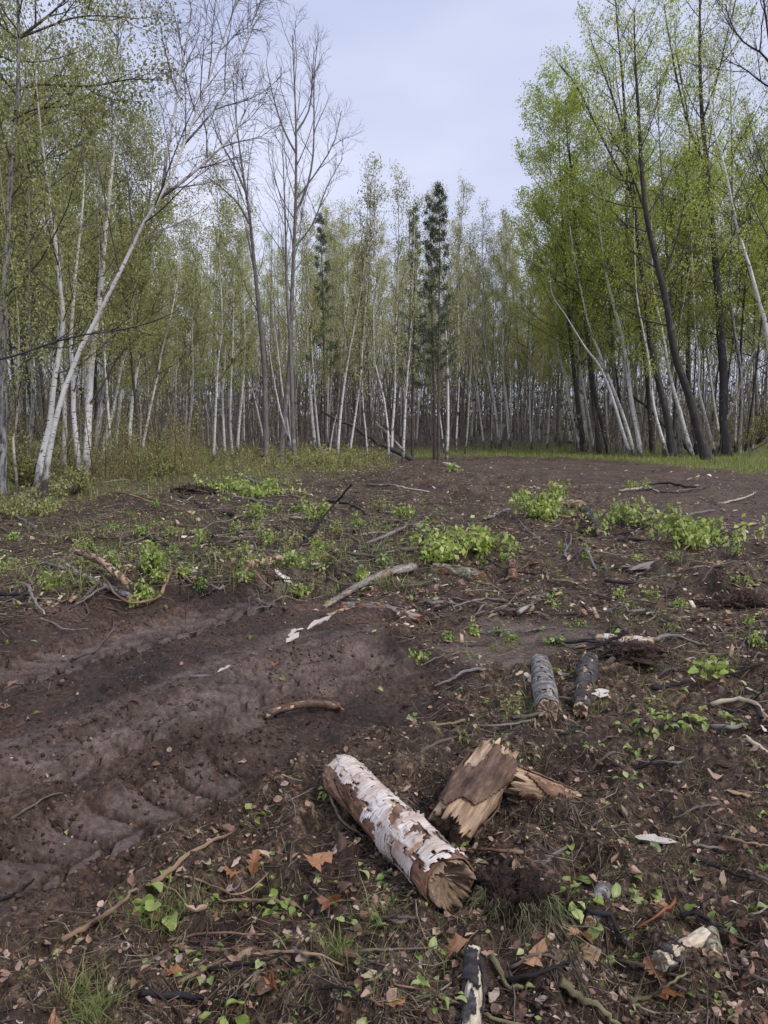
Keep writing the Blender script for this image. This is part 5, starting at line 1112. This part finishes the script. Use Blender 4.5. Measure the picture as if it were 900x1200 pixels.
def fill(n, box, mes, sz, label, cat, group, tilt=.4, avoid=True, up=.006):
    x0, y0, x1, y1 = box; k = 0
    while k < n:
        px, py = g0.uniform(x0, x1), g0.uniform(y0, y1)
        fx, fy = flat(px, py)
        if avoid and inside(np.array([fx]), np.array([fy]), BARE)[0] and g0.random() < .93: continue
        put(random.choice(mes), px, py, g0.uniform(*sz), label, cat, group, tilt, up); k += 1
fill(70, (120, 960, 520, 1200), DEADS, (10, 26), 'curled brown dead leaf', 'leaf', 'dead leaves on the ground')
fill(60, (540, 960, 900, 1200), DEADS, (8, 20), 'curled brown dead leaf', 'leaf', 'dead leaves on the ground')
fill(45, (500, 800, 900, 960), DEADS, (8, 17), 'small brown dead leaf', 'leaf', 'dead leaves on the ground')
fill(9, (100, 1000, 560, 1200), OAKS, (14, 26), 'brown lobed oak leaf', 'leaf', 'oak leaves in the foreground litter')
fill(45, (230, 980, 560, 1200), GREENS, (7, 15), 'fallen green leaf', 'leaf', 'green leaves on the ground')
fill(34, (600, 980, 900, 1200), GREENS, (7, 14), 'fallen green leaf', 'leaf', 'green leaves on the ground')
fill(40, (560, 700, 900, 950), GREENS, (5, 10), 'small green leaf', 'leaf', 'green leaves on the ground')
fill(14, (0, 720, 480, 1000), GREENS, (6, 11), 'small green leaf on bare soil', 'leaf', 'green leaves on the ground', avoid=False)
fill(22, (0, 720, 480, 1000), DEADS, (7, 14), 'dead leaf scrap on bare soil', 'leaf', 'dead leaves on the ground', avoid=False)
fill(8, (650, 1030, 760, 1110), GREENS, (12, 19), 'large green leaf', 'leaf', 'green leaves on the ground')

def sprig(px, py, n, size_px, spread_px, label, m=M_PLANT_D, hgt=.03, name='leafy_plant', mes=None, group=None):
    """foreground plant whose leaves can be told apart"""
    p = at(np.array(float(px)), np.array(float(py))); D = np.linalg.norm(p - [0, 0, CAM_H]); g = np.random.default_rng(int(px * 3 + py))
    e = empty(name, p, label, 'plant', group); k = 0
    st = []
    n = int(n * 1.4)
    for i in range(n):
        a = g.random() * 6.28; r = spread_px * D / F * math.sqrt(g.random()) * .5; h = hgt * (.5 + g.random()) * (1.3 - .5 * r / (spread_px * D / F * .5 + 1e-6))
        q = np.array([r * math.cos(a), r * math.sin(a), h]); st.append(resample(np.array([[0, 0, -.005], q * [.5, .5, .8], q]), 5))
        o = bpy.data.objects.new('leaf', random.choice(mes or GREENS)); col.objects.link(o); o.parent = e; s = size_px * D / F * g.uniform(.45, .95)
        o.location = q; o.scale = (s, s, s); o.rotation_euler = (g.normal(-.15, .3), g.normal(0, .3), a - 1.57 + g.normal(0, .5))
    t = tubes(np.array(st), np.full((n, 5), .0011), 4); tag(mk('stems', t[0], t[1], M_MOSS, e, t[2]), kind='stuff'); return e
BRIGHT = [curled('bright_leaf', .30 + .03 * i, M_PLANT, -.3, .3, i + 31) for i in range(3)]
sprig(194, 1062, 9, 26, 60, 'light green broad leaved plant with grass at the lower left', mes=BRIGHT, hgt=.04)
sprig(296, 963, 3, 16, 14, 'single bright green leaf sprig at the tip of the tan stick', mes=BRIGHT)
sprig(330, 1062, 6, 17, 40, 'dark green sprig in the litter left of the tan oak leaf')
sprig(316, 1050, 5, 18, 34, 'green sprig with long leaves left of the white log', mes=BRIGHT)
sprig(345, 1078, 7, 15, 34, 'small round leaved plant in the litter centre')
sprig(382, 935, 6, 11, 24, 'bright green weed at the upper left end of the white log', mes=BRIGHT)
sprig(488, 852, 6, 11, 36, 'green weed on the dark soil above the white log')
sprig(520, 1040, 6, 12, 34, 'green sprig growing against the lower end of the white log')
sprig(552, 998, 5, 11, 40, 'low green moss and leaves behind the white log end', mes=BRIGHT)
sprig(665, 1058, 10, 16, 50, 'pale green trailing plant beside the root tussock', mes=BRIGHT)
sprig(736, 1062, 5, 16, 30, 'green leaves right of the short grey stub')
sprig(728, 1126, 3, 18, 20, 'two round green leaves right of the curled tan leaf')
sprig(512, 1170, 7, 15, 44, 'green weed at the bottom left of the black wet branch')
sprig(425, 1095, 6, 13, 40, 'green weed below the white log')
sprig(262, 1192, 5, 24, 30, 'large light green leaf plant at the bottom edge', mes=BRIGHT)
sprig(772, 850, 16, 15, 60, 'cluster of round leaved green plants right of the two short logs')
sprig(742, 858, 8, 13, 44, 'round leaved green plant at the left of the big cluster')
sprig(800, 842, 12, 13, 50, 'round leaved green plant at the right of the big cluster', mes=BRIGHT)
sprig(838, 846, 10, 13, 46, 'green plants by the tip of the peeled stick')
sprig(826, 795, 8, 16, 30, 'light green upright plant in front of the right tangle', mes=BRIGHT, hgt=.08)
sprig(752, 886, 6, 12, 26, 'small green plant below the big cluster')
sprig(664, 795, 6, 12, 26, 'green leaves between the two short logs', mes=BRIGHT)
sprig(695, 888, 5, 8, 26, 'tiny weed by the pale chip')
sprig(580, 825, 5, 11, 30, 'small green weed left of the short grey log')
sprig(600, 836, 5, 9, 26, 'lower green weed left of the short grey log')
sprig(655, 685, 5, 9, 24, 'dark green sprig left of the grey bark shard')
sprig(885, 812, 8, 13, 36, 'green plant at the right edge above the peeled stick')
sprig(760, 785, 5, 9, 30, 'little green sprig in the right tangle')
for i in range(20):
    qx, qy = g0.uniform(540, 895), g0.uniform(820, 1190)
    sprig(qx, qy, 4, g0.uniform(7, 12), 26, 'tiny green seedling ' + near(qx, qy), group='tiny seedlings in the foreground', hgt=.02, name='seedling')
for i in range(14):
    qx, qy = g0.uniform(150, 520), g0.uniform(1020, 1190)
    sprig(qx, qy, 4, g0.uniform(8, 13), 26, 'tiny green seedling ' + near(qx, qy), group='tiny seedlings in the foreground', hgt=.02, name='seedling')

def chip_mesh(seed, l=1., w=.32, t=.10, m=M_CHIP):
    g = np.random.default_rng(seed); n = 6; V = []
    ys = np.linspace(0, 1, n) * l; wd = w * np.array([.25, .8, 1, .95, .7, .12]) * (1 + .2 * g.normal(0, 1, n)) / 2; th = t * np.array([.3, 1, 1, .9, .7, .2]) / 2; off = g.normal(0, .05, n)
    for i in range(n):
        for sx, sz in ((-1, -1), (1, -1), (1, 1), (-1, 1)): V.append((off[i] + sx * wd[i] * (1 + .15 * g.normal()), ys[i] + g.normal(0, .02), sz * th[i] + .06 * math.sin(ys[i] * 3 + seed)))
    Fq = [(3, 2, 1, 0)] + [(i * 4 + j, i * 4 + (j + 1) % 4, i * 4 + 4 + (j + 1) % 4, i * 4 + 4 + j) for i in range(n - 1) for j in range(4)] + [(n * 4 - 4, n * 4 - 3, n * 4 - 2, n * 4 - 1)]
    me = bpy.data.meshes.new('wood_chip'); me.from_pydata(V, [], Fq); me.materials.append(m); me.update(); return me
CHIPS = [chip_mesh(i, 1, .25 + .07 * i, .08) for i in range(5)]
CHIPSB = [chip_mesh(i + 50, 1, .25 + .05 * i, .08, M_CHIPB) for i in range(4)]
PALEC = [chip_mesh(i + 9, 1, .38, .07, M_PAPER if False else M_CHIP) for i in range(3)]
M_WHITE = island_mat('pale_bark', [(0, (.44, .33, .26)), (.5, (.56, .47, .40)), (1, (.68, .62, .56))], .7, 0, .3, (40., .55))
WH = [chip_mesh(i + 20, 1, .42 + .1 * i, .12, M_WHITE) for i in range(3)]
def chipat(a, b_, wpx, me_, label, name='wood_chip', up=.01):
    A, B = at(np.array(float(a[0])), np.array(float(a[1]))), at(np.array(float(b_[0])), np.array(float(b_[1]))); d = B - A; L = np.linalg.norm(d); D = np.linalg.norm(A - [0, 0, CAM_H])
    o = bpy.data.objects.new(name, me_); col.objects.link(o); o.location = A + [0, 0, up]; o.scale = (wpx * D / F / .42, L, max(L * .35, .06)); o.rotation_euler = (math.atan2(d[2], math.hypot(d[0], d[1])), 0, math.atan2(-d[0], d[1]))
    return tag(o, label, 'wood chip')
chipat((744, 988), (792, 996), 11, WH[0], 'white scallop edged chunk of peeled bark on the right foreground soil', 'bark_chunk', .02)
chipat((703, 812), (705, 824), 12, WH[1], 'small white chunk of wood right of the blackened log', 'wood_chunk', .02)
chipat((652, 789), (672, 792), 7, WH[2], 'white strip of bark between the two short logs', 'bark_strip')
chipat((616, 788), (622, 803), 6, WH[0], 'pale splinter left of the short grey log', 'wood_splinter')
chipat((682, 875), (700, 883), 8, CHIPS[3], 'tan wood chip below the blackened log')
chipat((852, 930), (880, 934), 8, CHIPS[2], 'pale tan chip lying at the right of the foreground')
chipat((595, 960), (622, 935), 14, CHIPS[4], 'brown bark chip leaning against the side stub', up=.015)
chipat((740, 675), (766, 664), 9, bpy.data.meshes.new('x') if False else chip_mesh(33, 1, .5, .1, M_WEATHER), 'grey wedge of weathered bark lying on the mounded soil', 'bark_shard', .05)
chipat((730, 667), (768, 669), 9, chip_mesh(35, 1, .5, .12, M_GREYLOG), 'grey slab of bark under the weathered wedge', 'bark_shard', .03)
chipat((368, 672), (384, 664), 8, WH[1], 'upright pale slab in the slash above the tracks', 'wood_slab', .04)
chipat((352, 684), (380, 672), 7, WH[0], 'long white bark strip lying at the slash edge', 'bark_strip')
chipat((324, 687), (342, 680), 8, WH[2], 'white bark scrap at the slash edge, left of the long strip', 'bark_strip')
chipat((322, 662), (340, 655), 8, WH[0], 'white bark scrap further back in the slash', 'bark_strip')
chipat((337, 755), (350, 742), 6, WH[1], 'pale split chip on the bare soil, lower of two')
chipat((338, 745), (346, 738), 5, WH[2], 'pale split chip on the bare soil, upper of two')
chipat((362, 740), (388, 722), 7, WH[0], 'torn pale strip at the edge of the bare soil', 'wood_strip')
chipat((222, 795), (248, 794), 5, chip_mesh(38, 1, .3, .1, M_GREYLOG), 'dark grey stone like chip on the scraped soil')
chipat((256, 790), (270, 782), 4, WH[0], 'small pale splinter on the scraped soil', 'wood_splinter')
chipat((700, 640), (735, 652), 6, WH[2], 'pale bark flake by the middle bush', 'bark_strip')
chipat((845, 1060), (846, 1062), 5, CHIPS[0], 'small chip near the right edge of the foreground')
chipat((332, 1092), (352, 1104), 7, CHIPS[4], 'pinkish tan chip in the litter below the sprig')
chipat((684, 1105), (700, 1138), 12, CHIPS[4], 'long curled tan bark strip at the bottom right of the tussock', 'bark_strip')
chipat((575, 1180), (584, 1160), 7, WH[0], 'pale splinter beside the black wet branch', 'wood_splinter')
chipat((668, 523), (672, 512), 7, WH[0], 'cream stub standing alone in the far grass', 'wood_stub', .1)
chipat((518, 545), (540, 549), 6, WH[1], 'white bark strip far off on the dirt before the brightest birch', 'bark_strip', .05)
fill(40, (540, 640, 900, 960), CHIPS + CHIPSB, (7, 16), 'pale wood chip', 'wood chip', 'wood chips on the ground', .3)
fill(34, (0, 600, 480, 700), CHIPS, (5, 11), 'pale wood chip in slash', 'wood chip', 'wood chips on the ground', .3, up=.03)
fill(30, (480, 550, 900, 640), CHIPS, (4, 9), 'small far pale wood chip', 'wood chip', 'wood chips on the ground', .3, up=.02)
fill(16, (230, 980, 900, 1200), CHIPSB, (8, 20), 'small tan wood chip', 'wood chip', 'wood chips on the ground', .3)

# overturned root tussock with hanging grass
def tussock(px, py, wpx, hpx, label, grass=True, seed=3):
    p = at(np.array(float(px)), np.array(float(py))); D = np.linalg.norm(p - [0, 0, CAM_H]); W, Hh = wpx * D / F / 2, hpx * D / F * (.8 if grass else .55); g = np.random.default_rng(seed)
    nT, nV = 72, 28; th = np.linspace(0, 6.283, nT, endpoint=False); v = np.linspace(0, 1, nV); TH, VV = np.meshgrid(th, v); rr = np.cos(VV * 1.55) ** .7
    nn = 1 + .32 * gn(np.cos(TH) * 1.7 + seed, np.sin(TH) * 1.7 + VV * 3, 81) + .22 * gn(np.cos(TH) * 4, np.sin(TH) * 4 + VV * 6 + seed, 82) + .2 * gn(np.cos(TH) * 9, np.sin(TH) * 9 + VV * 12, 84) + .12 * gn(np.cos(TH) * 20, np.sin(TH) * 20 + VV * 25, 85)
    X, Yv, Z = W * rr * np.cos(TH) * nn, W * .8 * rr * np.sin(TH) * nn, -.02 + Hh * np.sin(VV * 1.57) * nn
    i = np.arange(nV - 1)[:, None] * nT; j = np.arange(nT)[None]; j2 = (j + 1) % nT; Q = np.stack([i + j, i + j2, i + nT + j2, i + nT + j], -1).reshape(-1, 4)
    V = np.stack([X, Yv, Z], -1).reshape(-1, 3); e = empty('root_tussock', p, label, 'root clump'); mk('root_ball', V, Q, M_SOIL, e, None, True)
    nf = 420 if grass else 120
    k = g.integers(nT, len(V), nf); dirs = nrm(V[k] * [1, 1, .8] + g.normal(0, .9 * W, (nf, 3))); L = (.15 + .5 * g.random(nf) ** 2) * W
    P = V[k][:, None] + dirs[:, None] * (np.linspace(0, 1, 5)[None, :, None] * L[:, None, None]); P[:, :, 2] -= (np.linspace(0, 1, 5)**2)[None] * L[:, None] * .7; P += g.normal(0, .04 * W, P.shape)
    t = tubes(P, np.full((nf, 5), (.0009 if grass else .0016) * D / 3), 3); tag(mk('root_fibres', t[0], t[1], M_ROOT, e), kind='stuff')
    if grass:
        n = 150; a = np.repeat(g.uniform(3.3, 5.9, 9), 15)[:n]; a = np.r_[a, g.uniform(3.3, 5.9, n - len(a))] + g.normal(0, .07, n); s = np.stack([W * .85 * np.cos(a), W * .7 * np.sin(a), Hh * g.uniform(.45, .8, n)], -1); out = np.stack([np.cos(a), np.sin(a), -1.0 + 0 * a], -1) + g.normal(0, .6, (n, 3)); out[:, 2] -= .5
        tt = np.linspace(0, 1, 6); L = W * g.uniform(.35, 1.15, n); P = s[:, None] + np.stack([out[:, 0:1] * L[:, None] * tt * .45, out[:, 1:2] * L[:, None] * tt * .6, -L[:, None] * tt**1.6 * .8], -1)
        P[:, 1:] += g.normal(0, .007, (n, 5, 3)); P[:, :, 2] = np.maximum(P[:, :, 2], .004)
        t = tubes(P, .0012 * np.linspace(1, .2, 6)[None] * np.ones((n, 1)), 3); tag(mk('hanging_grass', t[0], t[1], M_HANG, e), kind='stuff')
    return e
tussock(605, 1066, 88, 46, 'overturned dark root clump with long grass hanging down, below the log ends')
tussock(868, 706, 74, 28, 'dark mass of fine roots heaped at the right edge', False, 5)
tussock(828, 632, 60, 20, 'dark clod of roots beside the dense bright bush', False, 6)
if 0: tussock(735, 735, 44, 18, 'reddish root mat lying on the soil right of the mud patch', False, 7)
tussock(742, 772, 60, 22, 'dark root clump behind the blackened short log', False, 8)
if 0: tussock(640, 640, 40, 16, 'dark root clod below the tallest green bush', False, 9)
tussock(245, 645, 50, 18, 'dark clod of earth and roots in the left slash', False, 10)
tussock(235, 578, 60, 16, 'brown heap of brush litter at the edge of the left wood', False, 11)

# ------------------------------------------------------------------ loose stuff
def sample(n, r0, r1, az=R(31), keep=None, seed=1):
    if az < R(33): az = R(39); n = int(n * 1.2)
    g = np.random.default_rng(seed); m = int(n * 3.2); r = r0 * (r1 / r0) ** g.random(m); a = (g.random(m) * 2 - 1) * az; x, y = r * np.sin(a), r * np.cos(a)
    if keep is not None:
        k = g.random(m) < keep(x, y); x, y = x[k], y[k]
    x, y = x[:n], y[:n]; return np.stack([x, y, H(x, y)], -1), g
def nbare(x, y):
    b, ro, ve, lv, sl, pa, scp = masks(x, y); cl = sst(-.3, .5, gn(x * 1.9, y * 1.9, 91)); return np.clip((1 - b * .965) * (1 - ro * .5) * (1 - pa * .9) * (1 - ve * .7) * (.25 + .75 * cl), 0, 1)
def ico():
    V = np.array([(1, 0, 0), (-1, 0, 0), (0, 1, 0), (0, -1, 0), (0, 0, 1), (0, 0, -1)]) * 1.0
    return V, [(0, 2, 4), (2, 1, 4), (1, 3, 4), (3, 0, 4), (2, 0, 5), (1, 2, 5), (3, 1, 5), (0, 3, 5)]
def scatter(name, label, cat, tv, tf, pos, g, size, m, tilt=.5, up=0., an=(1, 1, 1)):
    n = len(pos); s = (size[0] + (size[1] - size[0]) * g.random(n) ** 2.2)[:, None] * (np.array(an)[None] * (.75 + .5 * g.random((n, 3)))); p = pos.copy(); p[:, 2] += up
    v, f = stamp(tv, tf, p, rotmats(g.random(n) * 6.28, g.normal(0, tilt, n), g.normal(0, tilt, n)), s)
    return tag(mk(name, v, f, m), label, cat, kind='stuff')
def crumbk(x, y):
    b, ro, ve, lv, sl, pa, scp = masks(x, y); sm = look(x, y)[..., 1]; return np.clip((1 - sm) * (1 - ve * .8) * (.3 + .7 * sst(-.3, .4, gn(x * 2.6, y * 2.6, 95))), .03, 1)
iv, it = ico(); iv = iv * (1 + .38 * np.random.default_rng(2).normal(0, 1, (6, 1)))
p, g = sample(18000, 1.5, 12, keep=crumbk, seed=301); scatter('soil_crumbs', 'crumbs and clods of dark soil strewn over the ground', 'soil', iv, it, p, g, (.003, .016), M_CRUMB, 1.5, .001, (1, 1, .8))
def strips(pos, g, L, w, flatness, m, name, label, cat, K=4, upright=0., bend=.3, wob=.12, sides=3):
    n = len(pos); a = g.random(n) * 6.28; el = upright + g.normal(0, flatness, n); d = np.stack([np.cos(a) * np.cos(el), np.sin(a) * np.cos(el), np.abs(np.sin(el))], -1); ln = L[0] + (L[1] - L[0]) * g.random(n) ** 1.8
    tt = np.linspace(0, 1, K); P = pos[:, None] + d[:, None] * (ln[:, None] * tt)[..., None]
    side = np.stack([-d[:, 1], d[:, 0], 0 * a], -1); bn = g.normal(0, bend, n); P = P + side[:, None] * (bn[:, None] * ln[:, None] * tt**2)[..., None]
    P[:, 1:] += g.normal(0, wob, (n, K - 1, 3)) * (ln * .25)[:, None, None] * np.array([1, 1, .5]); P[:, :, 2] -= (ln[:, None] * tt**2) * upright * .3
    if upright < .3:                                              # lies on the ground it crosses
        gz = H(P[..., 0].ravel(), P[..., 1].ravel()).reshape(n, K); P[:, :, 2] = np.maximum(gz + w[0] * .6, .7 * gz + .3 * P[:, :, 2])
    rad = (w[0] + (w[1] - w[0]) * g.random(n) ** 2)[:, None] * np.linspace(1, .35, K)[None]
    t = ribbons(P, rad, g) if sides == 0 else tubes(P, rad, sides); return tag(mk(name, t[0], t[1], m, None, t[2]), label, cat, kind='stuff')
p, g = sample(9000, 1.6, 12, keep=nbare, seed=302); strips(p, g, (.04, .26), (.0011, .0045), .2, M_STICK, 'twig_litter', 'small twigs and bits of root strewn through the foreground litter', 'twigs')
p, g = sample(6500, 5, 30, keep=nbare, seed=303); strips(p, g, (.06, .7), (.0025, .012), .2, M_STICK, 'slash_twigs', 'broken branches and twigs covering the far slash', 'twigs', K=4)
p, g = sample(3200, 4.2, 16, az=R(31), keep=lambda x, y: masks(x, y)[4], seed=304); strips(p, g, (.10, 1.0), (.0025, .011), .25, M_STICK, 'slash_branches', 'crossed dead branches in the left slash', 'branches', K=6)
p, g = sample(25000, 1.6, 11, keep=nbare, seed=305); strips(p, g, (.02, .11), (.0008, .0019), .35, M_STRAW, 'needle_litter', 'tan needles, straw and fine roots in the foreground litter', 'litter', K=4, bend=.6, sides=0)
p, g = sample(2600, 1.6, 8, keep=nbare, seed=306); strips(p, g, (.03, .12), (.0005, .001), .5, M_ROOT, 'fine_roots', 'fine dark roots lying in loose curls on the soil', 'roots', K=5, bend=.7, wob=.3)
dl = np.array([[0, 0, 0], [.3, .3, .1], [.32, .65, .16], [0, 1, .02], [-.32, .65, .12], [-.3, .3, .06]]); dlf = [(0, 1, 2, 3), (0, 3, 4, 5)]
p, g = sample(16000, 4.5, 28, keep=nbare, seed=317); strips(p, g, (.04, .30), (.0015, .004), .25, M_STRAW, 'straw_litter', 'pale straw and thin dead stems over the far slash', 'litter', K=3, bend=.5, sides=0)
p, g = sample(15000, 1.6, 11, keep=nbare, seed=307); scatter('leaf_litter', 'small brown leaf fragments mixed through the soil', 'leaf litter', dl, dlf, p, g, (.006, .036), M_DEAD, .5, .003)
p, g = sample(11000, 6, 30, keep=nbare, seed=308); scatter('leaf_litter', 'brown and tan leaf scraps over the far ground', 'leaf litter', dl, dlf, p, g, (.015, .08), M_DEAD, .4, .006)
p, g = sample(2200, 1.8, 10, keep=nbare, seed=309); scatter('green_scraps', 'small green leaf scraps lying on the soil', 'leaf scraps', dl, dlf, p, g, (.008, .024), M_PLANT_D, .4, .004)
p, g = sample(7000, 6, 26, keep=lambda x, y: nbare(x, y) * (.25 + .75 * np.clip(masks(x, y)[4] + masks(x, y)[3], 0, 1)), seed=310); scatter('green_scraps', 'small green leaves dotting the far slash', 'leaf scraps', dl, dlf, p, g, (.02, .06), M_PLANT_D, .6, .02)
ch = np.array([(-.2, 0, 0), (.2, .05, 0), (.25, .8, 0), (-.1, 1, 0), (-.15, .1, .1), (.15, .1, .12), (.15, .75, .1), (-.1, .9, .06)]); chf = [(3, 2, 1, 0), (4, 5, 6, 7), (0, 1, 5, 4), (1, 2, 6, 5), (2, 3, 7, 6), (3, 0, 4, 7)]
p, g = sample(3200, 3.5, 26, keep=nbare, seed=311); s_ = scatter('wood_scraps', 'small pale splinters of wood over the churned ground', 'wood scraps', ch, chf, p, g, (.004, .034), M_CHIPB, .35, .003)
p, g = sample(2600, 4.5, 26, keep=nbare, seed=321); scatter('wood_scraps', 'pale chips and bark scraps over the far slash', 'wood scraps', ch, chf, p, g, (.02, .10), M_CHIP, .4, .01)
bp = []
for P_, w_ in ((TR_A, .36), (TR_B, .25), (TR_B, -.25), (TR_A, -.36), (TR_C, -.22), (TR_C, .22), (RIDGE, -.02), (BERM1, 0), (BERM2, 0)):
    gq = np.random.default_rng(int(abs(w_) * 100) + len(bp)); Pq = resample(P_, 60); tq = nrm(np.gradient(Pq, axis=0)); nq = np.stack([-tq[:, 1], tq[:, 0]], -1); k = gq.integers(0, 60, 700)
    q = Pq[k] + nq[k] * (w_ + gq.normal(0, .05, 700))[:, None] + tq[k] * gq.uniform(-.1, .1, 700)[:, None]; bp.append(q[gn(q[:, 0] * 3, q[:, 1] * 3, 98) > -.25])
bp = np.concatenate(bp); bp = np.stack([bp[:, 0], bp[:, 1], H(bp[:, 0], bp[:, 1])], -1); scatter('rut_crumbs', 'crumbly clods pushed up along the ruts', 'soil', iv, it, bp, g, (.003, .015), M_CRUMB, 1.5, .001, (1, 1, .8))
# grass
def grassk(x, y):
    b, ro, ve, lv, sl, pa, scp = masks(x, y); return np.clip(ve + lv * .22, 0, 1) * (1 - ro * .9)
g = np.random.default_rng(312); n = 110000; a = R(-32) + R(64) * g.random(n); r = 10 + 34 * g.random(n); x, y = r * np.sin(a), r * np.cos(a); k = g.random(n) < grassk(x, y) * (.35 + .65 * (gn(x * .7, y * .7, 96) > -.1)); x, y = x[k], y[k]
p = np.stack([x, y, H(x, y) - .01], -1)
def blades(p, g, L, w, m, name, label, cat='grass', lean=.4):
    n = len(p); a = g.random(n) * 6.28; ln = L[0] + (L[1] - L[0]) * g.random(n) ** 1.5; f = g.random(n) * 6.28; wd = w * (.6 + .8 * g.random(n)); d = np.stack([np.cos(a), np.sin(a)], -1) * (lean * g.random(n) * ln)[:, None]; s = np.stack([np.cos(f), np.sin(f)], -1) * wd[:, None] / 2
    V = np.zeros((n, 5, 3)); V[:, 0, :2] = p[:, :2] - s; V[:, 1, :2] = p[:, :2] + s; V[:, 2, :2] = p[:, :2] + s * .8 + d * .4; V[:, 3, :2] = p[:, :2] - s * .8 + d * .4; V[:, 4, :2] = p[:, :2] + d * 1.3
    V[:, :2, 2] = p[:, 2:3]; V[:, 2:4, 2] = p[:, 2:3] + ln[:, None] * .6; V[:, 4, 2] = p[:, 2] + ln * .95
    b0 = np.arange(n)[:, None] * 5; T = np.concatenate([b0 + [0, 1, 2], b0 + [0, 2, 3], b0 + [3, 2, 4]], 0); return tag(mk(name, V, T, m), label, cat, kind='stuff')
blades(p, g, (.05, .22), .016, M_GRASS, 'verge_grass', 'short green grass of the verge and the left wood edge')
def patches(spots, per, seed, L, w, lab, spread):
    g = np.random.default_rng(seed); P = []
    for px, py in spots:
        c = at(np.array(float(px)), np.array(float(py))); q = c[:2] + g.normal(0, spread, (per, 2)); P.append(q)
    P = np.concatenate(P); p = np.stack([P[:, 0], P[:, 1], H(P[:, 0], P[:, 1])], -1); blades(p, g, L, w, M_TUFT, 'grass_tufts', lab, lean=1.5)
gsp = [(g0.uniform(130, 540), g0.uniform(1060, 1195)) for _ in range(26)] + [(g0.uniform(600, 895), g0.uniform(860, 1190)) for _ in range(34)] + [(195, 1080), (215, 1090), (90, 1190), (120, 1180), (105, 1195), (30, 1110)]
patches(gsp, 22, 313, (.015, .06), .0022, 'thin green grass tufts in the foreground litter', .035)
patches([(195, 1082), (185, 1090), (205, 1075), (95, 1192), (120, 1185), (110, 1196), (100, 1170), (440, 1080), (400, 1120)], 60, 314, (.04, .10), .003, 'longer grass tufts at the lower left', .025)
patches([(g0.uniform(540, 895), g0.uniform(640, 860)) for _ in range(60)], 24, 315, (.03, .10), .004, 'thin grass tufts on the right churned ground', .06)
patches([(g0.uniform(0, 480), g0.uniform(600, 692)) for _ in range(120)], 26, 316, (.05, .20), .007, 'grass tufts through the left slash', .13)
